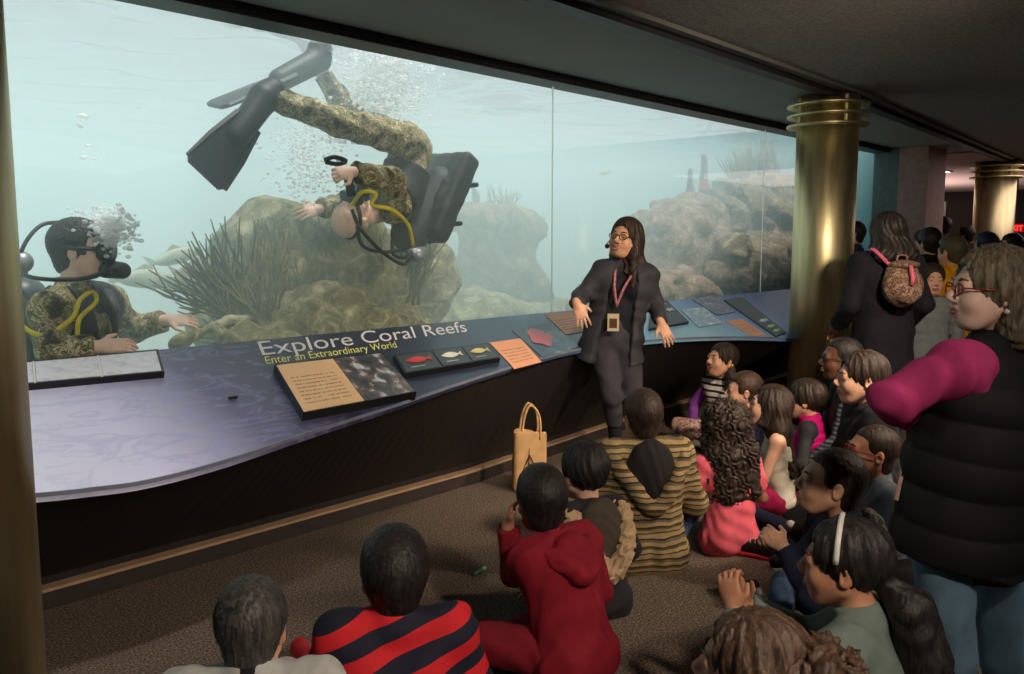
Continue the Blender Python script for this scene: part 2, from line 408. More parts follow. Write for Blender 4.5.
        if top.get('scoop'):                                          # low neckline
            T.ell(J['NB']+n0*.03*s, V(1, 1, 1)*top['scoop']*s, None, .01*s, -1)
        else:
            T.cone(J['NB']-n0*.01*s, J['NB']+n0*top.get('collar', .035)*s, .062*s+i_*.5, .062*s+i_*.4, .02*s, flat=True)
        if top.get('open'):                                           # an open front: cut a wedge along the chest
            lx = nrm(J['SR']-J['SL']); up = nrm(J['NB']-J['P']); fw = nrm(np.cross(up, lx)); w = top['open']*s
            a = J['NB']+fw*.16*s+up*.02*s; b = J['P']+fw*.20*s-up*.25*s
            T.cone(a, b, w*.9, w*1.5, .01*s, -1)
        T.noise = folds(.0045*s*top.get('fold', 1), top.get('fq', 48)/s, seed); T.namp = .009*s
        to = T.build(top.get('name', 'shirt'), top['mat'], root, res)
        if 'label' in top: to['label'] = top['label']
        if sm is not None:
            for A in AA.values(): A.noise = folds(.0045*s, 48/s, seed+1); A.namp = .009*s; A.build('sleeve', sm, root, res)
        if top.get('collarmat'):
            Cn = SDF(); Cn.cone(J['NB']-n0*.02*s, J['NB']+n0*.04*s, .072*s, .066*s, .02*s, flat=True); Cn.build('collar', top['collarmat'], to, res)
    if vest:
        T = SDF(); i_ = vest.get('inf', .03)*s; torso(T, J, s, i_, fem, vest.get('belly', 0)*s, vest.get('shl', .62)); hx = nrm(J['HR']-J['HL']); dn = nrm(J['P']-J['NB'])
        for x in (-1, 1): T.cone(J['P']+hx*x*.05*s, J['P']+hx*x*.06*s+dn*vest.get('hem', .1)*s, .10*s+i_, .105*s+i_, .05*s, flat=True)
        n0 = nrm(hc-J['NB']); T.cone(J['NB']-n0*.02*s, J['NB']+n0*vest.get('collar', .05)*s, .070*s+i_*.2, .074*s+i_*.15, .02*s, flat=True)
        up = nrm(J['NB']-J['P']); per = vest.get('quilt', .055)*s; base = J['P']
        T.noise = lambda p: -.010*s*np.abs(np.sin(((p-base)@up)*math.pi/per))**.6+.002*np.sin(p@V(60, 40, 20)); T.namp = .013*s
        T.build(vest.get('name', 'puffer_vest'), vest['mat'], root, res)
    if hood:
        Q = SDF(); lx = nrm(J['SR']-J['SL']); up = nrm(J['NB']-J['P']); fw = nrm(np.cross(up, lx)); b = J['NB']-fw*hood.get('back', .085)*s
        w = hood.get('w', .10)*s; dr = hood.get('drop', .15)*s
        tw = hood.get('tw', hood.get('w', .10)+.02)*s; pts = [J['NB']+lx*.085*s+fw*.05*s-up*.02*s, J['NB']+lx*tw-fw*.05*s-up*.03*s, b+lx*w*.75-fw*.055*s-up*dr*.62, b-fw*.06*s-up*dr, b-lx*w*.75-fw*.055*s-up*dr*.62, J['NB']-lx*tw-fw*.05*s-up*.03*s, J['NB']-lx*.085*s+fw*.05*s-up*.02*s]
        pp = spline(pts, 4); r = hood.get('r', .030)*s
        if not hood.get('trim_only'):
            Hh = SDF(); Hh.ell(b-fw*.01*s-up*dr*.40, V(w*1.0, .070*s, dr*.60), np.stack([lx, fw, up], 1), .03*s)
            for a_, b_ in zip(pp[:-1], pp[1:]): Hh.cone(a_, b_, r, r, .03*s)
            Hh.noise = folds(.004*s, 60/s, seed+9); Hh.namp = .007*s
            ho = Hh.build('hood', hood['mat'], root, res)
            if 'label' in hood: ho['label'] = hood['label']
        if hood.get('rim'):
            Rm = SDF()
            for a_, b_ in zip(pp[:-1], pp[1:]): Rm.cone(a_-fw*.012*s, b_-fw*.012*s, hood.get('rimr', .03)*s, None, .02)
            Rm.noise = folds(.004*s, 60/s, seed+19); Rm.namp = .007; Rm.build('hood_rim', hood['rim'], root, res)
        if hood.get('fur'):
            fr_ = hood.get('furr', .05)*s
            for a_, b_ in zip(pp[:-1], pp[1:]): Q.cone(a_-up*.01*s-fw*.012*s, b_-up*.01*s-fw*.012*s, fr_, fr_, .02)
            rr = np.random.RandomState(4); ax = rr.normal(size=(3, 3))*150
            Q.noise = lambda p: .009*np.sin(p@ax[0]+2*np.sin(p@ax[1]*.5))*np.sin(p@ax[2]); Q.namp = .012
            Q.build('fur_trim', hood['fur'], root, .006)
    if hair: make_hair(hair, hc, HR, hs, J, s, root, seed)
    if glasses:
        G = MB()
        for x in (-1, 1):
            G.tube([P(x*.032+.021*math.cos(a)*(1+.12*abs(math.cos(a))), .1045-.006*abs(math.cos(a)), -.002+.0165*math.sin(a)) for a in np.linspace(0, 2*math.pi, 20)[:-1]], .0022*hs, 6, True)
            G.tube([P(x*.054, .098, .002), P(x*.076, .05, .004), P(x*.083, -.005, .003), P(x*.083, -.025, -.012)], .0022*hs, 6)
        G.tube([P(-.010, .1065, .002), P(0, .1095, .005), P(.010, .1065, .002)], .0022*hs, 6)
        go = G.build('glasses', glasses, root, True)
    return root
def make_hair(h, hc, HR, hs, J, s, root, seed=0):
    st = h['style']; S = SDF(); inf = h.get('inf', .010)
    def P(x, y, z): return hc+HR@(V(x, y, z)*hs)
    S.ell(P(0, -.016, .034), (V(.076, .098, .088)+inf)*hs, HR, .02)
    if st in ('short', 'buzz'):
        S.ell(P(0, -.050, -.050), (V(.050, .046, .050)+inf*.4)*hs, HR, .03)
        if inf > .012: S.ell(P(0, .0, .075), V(.066, .085, .055)*hs, HR, .03)
        fz = .062 if st == 'short' else .066; S.box(P(0, .143, fz-.2), V(.2, .1, .2)*hs, HR, .022*hs, .012, -1); S.box(P(0, .112, -.215), V(.2, .1, .2)*hs, HR, .01*hs, .008, -1)
        S.half(P(0, 0, -.066), HR@V(0, .42, -1), .012)
        for x in (-1, 1): S.ell(P(x*.090, -.010, -.016), V(.024, .027, .036)*hs, HR, .008, -1)
    else:
        S.ell(P(0, .104, -.030), V(.066, .068, .104)*hs, HR, .012, -1)
        S.half(P(0, 0, -.085 if st != 'pony' else -.06), HR@V(0, .1, -1), .02)
        if h.get('band'): pass
        dn = V(0, 0, -1.); bk = nrm((HR@V(0, -1, 0))*V(1, 1, 0)+1e-6)
        if st in ('long', 'curly'):
            L = h.get('len', .28); w = h.get('w', .055)
            rt = HR@V(1, 0, 0)
            for x in (-1, -.35, .35, 1):
                a = P(x*.052, -.045, .0); b = P(x*.060, -.080, -.10); c = b+dn*L*(1-.12*abs(x))+bk*.04+rt*x*.02*hs+h.get('sway', V(0, 0, 0))
                S.cone(a, b, .050*hs, w*hs, .04); S.cone(b, c, w*hs, h.get('tip', .035)*hs, .04)
            if h.get('side', True):
                for x in h.get('sides', (-1, 1)):
                    S.cone(P(x*.068, -.01, .03), P(x*.080, .012, -.085), .024*hs, .026*hs, .03)
                    if h.get('sidelen'): S.cone(P(x*.080, .012, -.085), P(x*.080, .012, -.085)+dn*h['sidelen'], .026*hs, .02*hs, .03)
        if st == 'curly':
            rr = np.random.RandomState(seed+5)
            for q in range(h.get('n', 90)):
                a = rr.uniform(0, 2*math.pi); z = rr.uniform(-.20-h.get('len', .2)*.5, .12); r = (.085 if z > -.03 else .095+.1*min(1, -z*2))*hs
                y = math.sin(a)*r*(1 if z > 0 else .8)-.03
                if y > .035 and z < .05: continue
                if z > .05: r *= math.sqrt(max(.05, 1-((z-.03)/.11)**2)); y = math.sin(a)*r-.02
                S.ell(P(0, 0, 0)+HR@(V(math.cos(a)*r, y, 0))+V(0, 0, z*hs), rr.uniform(.02, .034)*hs, None, .015)
        if st == 'pony':
            t0 = P(*h.get('knot', (0, -.115, .03))); path = [t0]+[t0+bk*a*hs+dn*b*hs+HR@V(c, 0, 0)*hs for a, b, c in h.get('tail', ((.04, .03, 0), (.06, .12, 0), (.045, .24, .01)))]
            rs = h.get('rs', (.022, .038, .036, .014))
            for i in range(len(path)-1): S.cone(path[i], path[i+1], rs[i]*hs, rs[i+1]*hs, .012)
        if st == 'bun': S.ell(P(0, -.10, .06), .045*hs, None, .01)
    am = h.get('amp', .0035)*hs; Ri = HR.T
    def f(p):
        q = (p-hc)@HR/hs; a = np.arctan2(q[:, 0], -q[:, 1]+.03)
        if st == 'curly': return .0055*np.sin(p@V(97, 61, 143)+3*np.sin(p@V(53, -71, 37))+2*np.sin(p@V(-29, 43, 91)))+.0045*np.sin(p@V(-171, 139, 83)+2.5*np.sin(p@V(67, 101, -59)))
        if st in ('short', 'buzz'): return am*.55*(np.sin(q@V(210, 150, 90)+2.5*np.sin(q@V(70, -90, 120)))*np.sin(q@V(-120, 190, 230)))
        return am*(.7*np.sin(a*34+5*np.sin(q[:, 2]*24)+q[:, 1]*30)+.7*np.sin(a*15+q[:, 2]*22))
    S.noise = f; S.namp = .012
    o = S.build('hair', h['mat'], root, h.get('res', .0055))
    if h.get('band'):
        B = MB(); B.tube([P(.090*math.cos(t), .015+.0*math.sin(t), .038+.093*math.sin(t)) for t in np.linspace(-.1, math.pi+.1, 22)], .0075*hs, 8); B.build('headband', h['band'], root, True)
    if h.get('tie'):
        t0 = P(*h.get('knot', (0, -.115, .03))); B = MB(); rr = np.random.RandomState(2)
        for q in range(9): B.ball(t0+rr.normal(size=3)*.014, .012, 8, 6)
        B.build('hair_tie', h['tie'], root, True)
    return o
# ------------------------------------------------------------------ poses
def sit(s=.85, hs=1., lean=8, twist=0, head=(0, 5, 0), style='cross', wl=None, wr=None, pl=None, pr=None, pz=.105, hd=.03, shw=.165):
    J = {}; l = math.radians(lean); t = V(0, math.sin(l), math.cos(l)); J['P'] = V(0, 0, pz*s)
    J['NB'] = J['P']+t*.49*s; R = rotm(yaw=twist); lx = R@V(1, 0, 0)
    for q, x in (('L', -1), ('R', 1)):
        J['S'+q] = J['P']+t*.445*s+lx*x*shw*s; J['H'+q] = J['P']+V(x*.088, .03, -.005)*s
        if style == 'cross': J['K'+q] = V(x*.31, .27, .15)*s; J['A'+q] = V(-x*.05, .36 if x > 0 else .30, .065)*s; J['T'+q] = J['A'+q]+V(-x*.15, -.03, -.02)*s
        elif style == 'kneel': J['K'+q] = V(x*.10, .40, .08)*s; J['A'+q] = V(x*.11, -.02, .06)*s; J['T'+q] = V(x*.11, -.16, .03)*s
        elif style == 'hug': J['K'+q] = V(x*.13, .33, .40)*s; J['A'+q] = V(x*.10, .42, .07)*s; J['T'+q] = V(x*.12, .58, .035)*s
        elif style == 'side': J['K'+q] = V(.20+x*.08, .36, .10+.04*x)*s; J['A'+q] = V(.44+x*.02, .02-.1*x, .07)*s; J['T'+q] = V(.52, -.12-.1*x, .04)*s
    J['HC'] = J['NB']+V(0, hd, 0)+t*.130*hs
    HR = rotm(yaw=head[0], pitch=head[1], roll=head[2])
    dl = V(-.16, .26, .22)*s; dr = V(.16, .26, .22)*s
    for q, x, w, p in (('L', -1, wl, pl), ('R', 1, wr, pr)):
        w = np.array(w, float)*s if w is not None else (dl if x < 0 else dr)
        p = p if p is not None else V(x*.7, -.5, -.6)
        J['E'+q], J['W'+q] = ik(J['S'+q], w, .285*s, .245*s, p)
    return J, HR
def heading(phi): return CAMANG+math.radians(phi)-math.pi/2          # phi: 0 looks away from the camera, 90 to image left, 180 at the camera
def floor_at(px, Z):                                                  # a spot on the floor under a picture column, Z metres ahead
    p = at(px, 240, Z); return V(p[0], p[1], 0)
def local(P, loc, rz):
    c, s = math.cos(-rz), math.sin(-rz); q = np.asarray(P, float)-np.array(loc); return V(q[0]*c-q[1]*s, q[0]*s+q[1]*c, q[2])
# ------------------------------------------------------------------ room shell
SOF = 2.64
def carpet():
    N = NT('carpet'); p = N.n('ShaderNodeBsdfPrincipled', i_Roughness=.95); p.inputs['Specular IOR Level'].default_value = .1
    tc = N.n('ShaderNodeTexCoord'); a = N.n('ShaderNodeTexNoise', i_Scale=110., i_Detail=3.); b = N.n('ShaderNodeTexNoise', i_Scale=1.3, i_Detail=4.)
    for q in (a, b): N.l(tc.outputs['Object'], q.inputs['Vector'])
    c = N.ramp(a.outputs[0], [(.30, (58, 50, 44)), (.5, (108, 95, 85)), (.70, (160, 146, 130))])
    N.l(N.mix(N.math('MULTIPLY', b.outputs[0], .35), c, lin((60, 50, 44))), p.inputs['Base Color'])
    bp = N.n('ShaderNodeBump', i_Strength=.6, i_Distance=.006); N.l(a.outputs[0], bp.inputs['Height']); N.l(bp.outputs[0], p.inputs['Normal'])
    N.l(p.outputs[0], N.out.inputs[0]); return N.m
XA, XB, YA = -2.6, 22., -6.5
def struct(name, mb, m, parent=None):
    o = mb.build(name, m, parent)
    if parent is None: o['kind'] = 'structure'
    return o
struct('floor', MB().box(XA-.1, XB, YA, 9.2, -.12, 0), carpet())
ceil_m = mat('ceiling_spray', (150, 148, 144), .95, var=.35, vs=60, bump=.9, bs=90)
soff_m = mat('soffit_paint', (140, 146, 142), .75, var=.06, vs=2)
dark_m = mat('dark_metal', (30, 30, 31), .5, var=.1)
# the trim runs a little askew to the glass
T0 = (XA, 2.64); T1 = (7.1, 2.80); T2 = (XB, 3.75)
def tri_y(x): return T0[1]+(T1[1]-T0[1])*(x-T0[0])/(T1[0]-T0[0]) if x < T1[0] else T1[1]+(T2[1]-T1[1])*(x-T1[0])/(T2[0]-T1[0])
xs = [XA, 2., 7.1, 12., XB]
b = MB(); b.slab([(x, tri_y(x), SOF+.3) for x in xs]+[(XB, YA, SOF+.3), (XA, YA, SOF+.3)], [(x, tri_y(x), SOF+.02) for x in xs]+[(XB, YA, SOF+.02), (XA, YA, SOF+.02)]); struct('ceiling', b, ceil_m)
b = MB(); b.slab([(XA, 4.06, SOF+.3), (XB, 4.06, SOF+.3)]+[(x, tri_y(x), SOF+.3) for x in xs[::-1]], [(XA, 4.06, SOF), (XB, 4.06, SOF)]+[(x, tri_y(x), SOF) for x in xs[::-1]]); struct('ceiling_soffit', b, soff_m)
b = MB()
for o_, w_, h_ in ((-.045, .05, .035),):
    b.slab([(x, tri_y(x)+o_-w_, SOF+.05) for x in xs]+[(x, tri_y(x)+o_+w_, SOF+.05) for x in xs[::-1]], [(x, tri_y(x)+o_-w_, SOF-h_) for x in xs]+[(x, tri_y(x)+o_+w_, SOF-h_) for x in xs[::-1]])
struct('trim_1', b, dark_m)
b = MB(); b.slab([(x, tri_y(x)-.105, SOF+.05) for x in xs]+[(x, tri_y(x)-.175, SOF+.05) for x in xs[::-1]], [(x, tri_y(x)-.105, SOF-.005) for x in xs]+[(x, tri_y(x)-.175, SOF-.005) for x in xs[::-1]]); struct('trim_2', b, mat('trim_grey', (82, 82, 80), .6))
wall_m = mat('wall_paint', (54, 48, 47), .9, var=.1, vs=1.5)
struct('wall_left', MB().box(XA-.12, XA, YA, 4.0, 0, 3.), wall_m)
struct('wall_behind', MB().box(XA-.12, XB+.1, YA-.12, YA, 0, 3.), wall_m)
struct('wall_right', MB().box(XB, XB+.12, YA, 9.3, 0, 3.), wall_m)
# ---- great window
WX1 = 11.15
fr = MB(); fr.box(XA, WX1, 3.86, 4.06, 2.585, SOF); fr.box(XA, WX1, 3.84, 3.90, SOF-.035, SOF)
fr.box(XA, WX1, 3.985, 4.06, .60, ZB-.03)
win = struct('window_1', fr, dark_m)
def glass_mat():
    N = NT('window_glass'); t = N.n('ShaderNodeBsdfTransparent'); t.inputs[0].default_value = (.95, .985, .98, 1)
    g = N.n('ShaderNodeBsdfGlossy', i_Roughness=.02); f = N.n('ShaderNodeFresnel', i_IOR=1.35); mx = N.n('ShaderNodeMixShader')
    N.l(f.outputs[0], mx.inputs[0]); N.l(t.outputs[0], mx.inputs[1]); N.l(g.outputs[0], mx.inputs[2]); N.l(mx.outputs[0], N.out.inputs[0]); return N.m
def seal():
    N = NT('joint_seal'); a = N.n('ShaderNodeBsdfTranslucent'); a.inputs[0].default_value = (.95, 1, .97, 1); b_ = N.n('ShaderNodeBsdfDiffuse'); b_.inputs[0].default_value = (.8, .85, .82, 1); m = N.n('ShaderNodeMixShader'); m.inputs[0].default_value = .12
    N.l(a.outputs[0], m.inputs[1]); N.l(b_.outputs[0], m.inputs[2]); N.l(m.outputs[0], N.out.inputs[0]); return N.m
seal_m = seal(); gm = glass_mat(); s1 = on_y(552, 200, YG)[0]; s2 = on_y(763, 200, YG)[0]
cuts = [XA, s1, s2, WX1]
for a, c in zip(cuts[:-1], cuts[1:]):
    q = MB(); q.add([(a+.006, 4.0, ZB-.03), (c-.006, 4.0, ZB-.03), (c-.006, 4.0, 2.60), (a+.006, 4.0, 2.60)], [(0, 1, 2, 3)]); o = q.build('glass_pane', gm, win)
for x in (s1, s2): MB().add([(x-.009, 3.998, ZB-.02), (x+.009, 3.998, ZB-.02), (x+.009, 3.998, 2.59), (x-.009, 3.998, 2.59)], [(0, 1, 2, 3)]).build('glass_joint', seal_m, win)
# jamb and pillars past the end of the glass
struct('trim_3', MB().box(WX1, WX1+.7, 3.74, 4.05, 0, SOF), mat('jamb_teal', (92, 116, 116), .6))
struct('trim_4', MB().box(WX1-.02, WX1+.7, 3.40, 3.738, 0, SOF), mat('pillar_mauve', (168, 138, 132), .7))
struct('wall_tank', MB().box(12.16, 12.26, 4.06, 9.1, 0, SOF+.2), mat('hall_paint', (150, 120, 114), .9))
struct('wall_below', MB().box(XA, WX1, 3.99, 4.06, 0, .62), wall_m)
# ------------------------------------------------------------------ exhibit counter
edge_px = [(-60, 497), (28, 494), (90, 488), (150, 479.5), (225, 460), (300, 435), (350, 419), (400, 403), (450, 386), (490, 373), (530, 361), (565, 351.5), (600, 345.5), (650, 340), (690, 337.5), (730, 336.5), (765, 337), (795, 338.5)]
ed = [on_c(*q) for q in edge_px]; ed = spline(ed, 5)
ed += [on_c(801, 331), on_c(804, 318), on_c(806, 304), on_c(807, 293)]; ed.append(V(ed[-1][0]+.15, 3.985, 0))
for q in ed: q[2] = ZB-KS*(YG-q[1])
ed[0] = V(ed[0][0], ed[0][1], ed[0][2])
def counter_mat():
    N = NT('counter_print'); p = N.n('ShaderNodeBsdfPrincipled', i_Roughness=.30); p.inputs['Specular IOR Level'].default_value = .40
    tc = N.n('ShaderNodeTexCoord'); sp = N.n('ShaderNodeSeparateXYZ'); N.l(tc.outputs['Object'], sp.inputs[0])
    x = N.math('DIVIDE', N.math('ADD', sp.outputs[0], 3.), 8.)
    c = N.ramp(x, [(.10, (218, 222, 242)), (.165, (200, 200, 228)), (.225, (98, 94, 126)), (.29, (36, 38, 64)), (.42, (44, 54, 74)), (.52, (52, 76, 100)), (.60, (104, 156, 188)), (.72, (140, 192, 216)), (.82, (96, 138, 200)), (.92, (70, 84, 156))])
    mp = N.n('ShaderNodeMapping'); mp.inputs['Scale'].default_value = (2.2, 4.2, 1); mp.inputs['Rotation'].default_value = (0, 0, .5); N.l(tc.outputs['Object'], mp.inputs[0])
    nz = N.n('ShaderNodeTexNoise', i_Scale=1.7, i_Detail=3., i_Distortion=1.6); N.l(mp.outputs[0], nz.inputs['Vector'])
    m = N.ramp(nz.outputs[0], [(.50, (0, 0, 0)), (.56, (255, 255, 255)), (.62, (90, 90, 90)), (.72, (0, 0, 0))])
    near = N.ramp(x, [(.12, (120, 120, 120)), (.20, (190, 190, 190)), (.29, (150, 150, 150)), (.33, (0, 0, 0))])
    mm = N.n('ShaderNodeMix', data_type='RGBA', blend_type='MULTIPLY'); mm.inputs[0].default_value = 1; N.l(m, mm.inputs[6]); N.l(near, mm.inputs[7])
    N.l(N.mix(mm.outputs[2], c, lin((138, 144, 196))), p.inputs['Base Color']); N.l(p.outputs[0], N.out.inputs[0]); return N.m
ctr = empty('exhibit_counter', 'long sloping exhibit counter with a wavy edge below the tank window, titled Explore Coral Reefs', 'counter', (3., 3.7, 0))
C0 = V(3., 3.7, 0)
def part(mb, name, m, parent=ctr, label=None, smooth=False):
    mb.v = [tuple(np.array(q)-C0) for q in mb.v]; o = mb.build(name, m, parent, smooth)
    if label: o['label'] = label
    return o
bx0 = ed[0][0]; back = [V(q[0], YG-.012, ZB-KS*.012) for q in ed]; back[-1] = ed[-1]+V(.01, 0, 0)
vs = []; fs = []
for i, (e, k) in enumerate(zip(ed, back)): vs += [k, e, e-V(0, 0, .03), k-V(0, 0, .03)]
for i in range(len(ed)-1):
    a = i*4; c = a+4
    fs += [(a, a+1, c+1, c), (a+1, a+2, c+2, c+1), (a+2, a+3, c+3, c+2)]
fs += [(0, 3, 2, 1), tuple(len(vs)-4+j for j in range(4))]
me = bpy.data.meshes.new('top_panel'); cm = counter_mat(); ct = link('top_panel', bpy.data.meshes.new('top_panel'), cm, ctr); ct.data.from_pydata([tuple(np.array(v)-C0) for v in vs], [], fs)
sil = MB(); 
for i in range(len(ed)-1): sil.slab([ed[i]+V(0, -.004, .002), ed[i+1]+V(0, -.004, .002), ed[i+1]+V(0, .004, .002), ed[i]+V(0, .004, .002)], [ed[i]+V(0, -.004, -.012), ed[i+1]+V(0, -.004, -.012), ed[i+1]+V(0, .004, -.012), ed[i]+V(0, .004, -.012)])
part(sil, 'edge_strip', mat('edge_strip', (120, 124, 140), .4))
# dark front, from under the edge back to the kick ledge
vs = []; fs = []
def base_y(x): return min(3.70+max(0, x-3.6)*.10, 3.93)
ff = [(e-V(0, -.03, .03), V(e[0], min(max(e[1]+.05, base_y(e[0])-.10*0), 3.97), .12)) for e in ed]
for a, c in ff: vs += [a, c, V(c[0], c[1], 0.001)]
for i in range(len(ff)-1): a = i*3; fs += [(a, a+1, a+4, a+3), (a+1, a+2, a+5, a+4)]
q = MB(); q.add(vs, fs); part(q, 'front_panel', mat('counter_front', (32, 27, 28), .65, var=.12, vs=3))
q = MB()
for i in range(len(ff)-1):
    a, c = ff[i][1], ff[i+1][1]; y0, y1 = a[1]-.055, c[1]-.055
    q.slab([(a[0], y0, .075), (c[0], y1, .075), (c[0], y1+.06, .075), (a[0], y0+.06, .075)], [(a[0], y0, .002), (c[0], y1, .002), (c[0], y1+.06, .002), (a[0], y0+.06, .002)])
part(q, 'kick_base', mat('kick_base', (52, 45, 42), .6))
q = MB()
for i in range(len(ff)-1):
    a, c = ff[i][1], ff[i+1][1]; y0, y1 = a[1]-.060, c[1]-.060
    q.slab([(a[0], y0, .089), (c[0], y1, .089), (c[0], y1+.066, .089), (a[0], y0+.066, .089)], [(a[0], y0, .076), (c[0], y1, .076), (c[0], y1+.066, .076), (a[0], y0+.066, .076)])
part(q, 'kick_ledge', mat('kick_ledge', (176, 146, 116), .35))  # pale colour stands in for warm light caught along the ledge top
# printed and raised graphics: picture quads laid on the counter plane
def homog(quad):
    A = []; 
    for (u, v), (x, y) in zip(((0, 0), (1, 0), (1, 1), (0, 1)), quad):
        A += [[u, v, 1, 0, 0, 0, -u*x, -v*x, x], [0, 0, 0, u, v, 1, -u*y, -v*y, y]]
    A = np.array(A, float); h = np.linalg.solve(A[:, :8], A[:, 8]); return np.append(h, 1).reshape(3, 3)
def on_quad(quad, off):
    Hm = homog(quad)
    def f(u, v): q = Hm@V(u, v, 1); return on_c(q[0]/q[2], q[1]/q[2], off)
    return f
def uvquad(name, quad, off, m, parent, rect=(0, 0, 1, 1), label=None, th=.0):
    """quad corners: top-left, top-right, bottom-right, bottom-left; rect picks a sub-rectangle"""
    f = on_quad(quad, off); u0, v0, u1, v1 = rect; c = [f(u0, v0), f(u1, v0), f(u1, v1), f(u0, v1)]
    bt = [p-PN*max(th, .003) for p in c]
    me = bpy.data.meshes.new(name); me.from_pydata([tuple(p-C0) for p in c+bt], [], [(3, 2, 1, 0), (4, 5, 6, 7)]+[(i, (i+1) % 4, (i+1) % 4+4, i+4) for i in range(4)])
    uv = me.uv_layers.new(name='UVMap')
    for li, w in zip(range(4), ((0, 0), (1, 0), (1, 1), (0, 1))): uv.data[li].uv = w
    o = link(name, me, m, parent)
    if label: o['label'] = label
    return o
def text_card_mat(name, col, ink=(70, 52, 40), rows=13., head=True):
    N = NT(name); p = N.n('ShaderNodeBsdfPrincipled', i_Roughness=.45); tc = N.n('ShaderNodeTexCoord'); sp = N.n('ShaderNodeSeparateXYZ'); N.l(tc.outputs['UV'], sp.inputs[0])
    u, v = sp.outputs[0], sp.outputs[1]
    ln = N.math('GREATER_THAN', N.math('FRACT', N.math('MULTIPLY', v, rows)), .68)
    cb = N.n('ShaderNodeCombineXYZ'); N.l(N.math('MULTIPLY', u, 34.), cb.inputs[0]); N.l(N.math('MULTIPLY', N.math('FLOOR', N.math('MULTIPLY', v, rows)), 7.3), cb.inputs[1])
    nz = N.n('ShaderNodeTexNoise', i_Scale=1., i_Detail=0.); N.l(cb.outputs[0], nz.inputs['Vector'])
    w = N.math('GREATER_THAN', nz.outputs[0], .42); m = N.math('MULTIPLY', ln, w)
    for a, lo_, hi_ in ((u, .10, .86), (v, .12, .74)):
        m = N.math('MULTIPLY', m, N.math('MULTIPLY', N.math('GREATER_THAN', a, lo_), N.math('LESS_THAN', a, hi_)))
    N.l(N.mix(N.math('MULTIPLY', m, .55), lin(col), lin(ink)), p.inputs['Base Color']); N.l(p.outputs[0], N.out.inputs[0]); return N.m
def photo_mat(name, stops, scale=4., dist=1.2, det=6.):
    N = NT(name); p = N.n('ShaderNodeBsdfPrincipled', i_Roughness=.28); tc = N.n('ShaderNodeTexCoord')
    nz = N.n('ShaderNodeTexNoise', i_Scale=scale, i_Detail=det, i_Distortion=dist); N.l(tc.outputs['UV'], nz.inputs['Vector'])
    N.l(N.ramp(nz.outputs[0], stops), p.inputs['Base Color']); N.l(p.outputs[0], N.out.inputs[0]); return N.m
beige = text_card_mat('card_beige', (244, 200, 150)); orange = text_card_mat('card_orange', (232, 160, 116), rows=9.)
blk = mat('panel_black', (22, 22, 25), .4)
# left photo rail
ql = [(-14, 364.5), (158, 349), (164.5, 371.5), (-14, 387.5)]
rail = uvquad('photo_rail', ql, .03, blk, ctr, label='black rail holding three pale sea-view photographs', th=.035)
pm = photo_mat('photo_sea', [(.3, (188, 190, 200)), (.5, (222, 224, 230)), (.7, (196, 204, 212))], 3., .5)
for a, c in ((.02, .268), (.285, .645), (.66, .985)): uvquad('photo', ql, .033, pm, rail, (a, .07, c, .93))
for a in (.276, .652): uvquad('divider', ql, .036, mat('divider_white', (225, 226, 226), .4, var=0), rail, (a-.006, .04, a+.006, .97))
# information panel: beige text and reef photograph
qi = [(274.5, 364.3), (381.5, 352.3), (416.5, 391.5), (303, 412.8)]
inf = uvquad('information_panel', qi, .04, blk, ctr, label='raised panel half beige text, half reef photograph', th=.045)
uvquad('text_card', qi, .0425, beige, inf, (.012, .02, .50, .98))
uvquad('reef_photo', qi, .0425, photo_mat('photo_reef', [(.25, (22, 26, 34)), (.45, (66, 72, 84)), (.54, (120, 96, 86)), (.60, (176, 190, 204)), (.75, (226, 232, 238))], 4.2, .35, 9.), inf, (.505, .02, .99, .98))
q = MB()
for i in range(5):
    f = on_quad(qi, .045); a = math.radians(72*i+20); w = lambda t, r: f(.66+.035*r*math.cos(t), .70+.075*r*math.sin(t)); q.add([w(a-.35, .35), w(a, 1), w(a+.35, .35), f(.66, .70)], [(0, 1, 2, 3)])
part(q, 'starfish_picture', mat('star_yellow', (214, 186, 80), .5), inf)
# fish strip
qf = [(393.5, 354.8), (487.5, 342.8), (500.5, 357.5), (405, 373.6)]
fs_ = uvquad('fish_identification_strip', qf, .03, blk, ctr, label='dark strip with pictures of three fish', th=.035)
cell = mat('fish_cell', (58, 66, 72), .4)
for i, (u0, u1, colr) in enumerate(((.02, .34, (190, 62, 56)), (.36, .66, (222, 224, 206)), (.68, .985, (214, 206, 140)))):
    c_ = uvquad('fish_card', qf, .033, cell, fs_, (u0, .06, u1, .94)); f = on_quad(qf, .0365); w = u1-u0; q = MB(); mx = (u0+u1)/2
    q.add([f(mx+w*x, .40+y) for x, y in ((-.36, 0), (-.2, -.11), (-.02, -.17), (.15, -.12), (.26, -.02), (.40, -.15), (.37, 0), (.40, .15), (.26, .03), (.15, .12), (-.02, .16), (-.2, .1))], [tuple(range(11, -1, -1))])
    part(q, 'fish_picture', mat('fish_pic_%d' % i, colr, .5), c_); q = MB(); q.add([f(mx-w*.30, .72), f(mx+w*.1, .72), f(mx+w*.1, .77), f(mx-w*.30, .77)], [(3, 2, 1, 0)]); part(q, 'caption_line', mat('caption', (170, 176, 176), .5, var=0), c_)
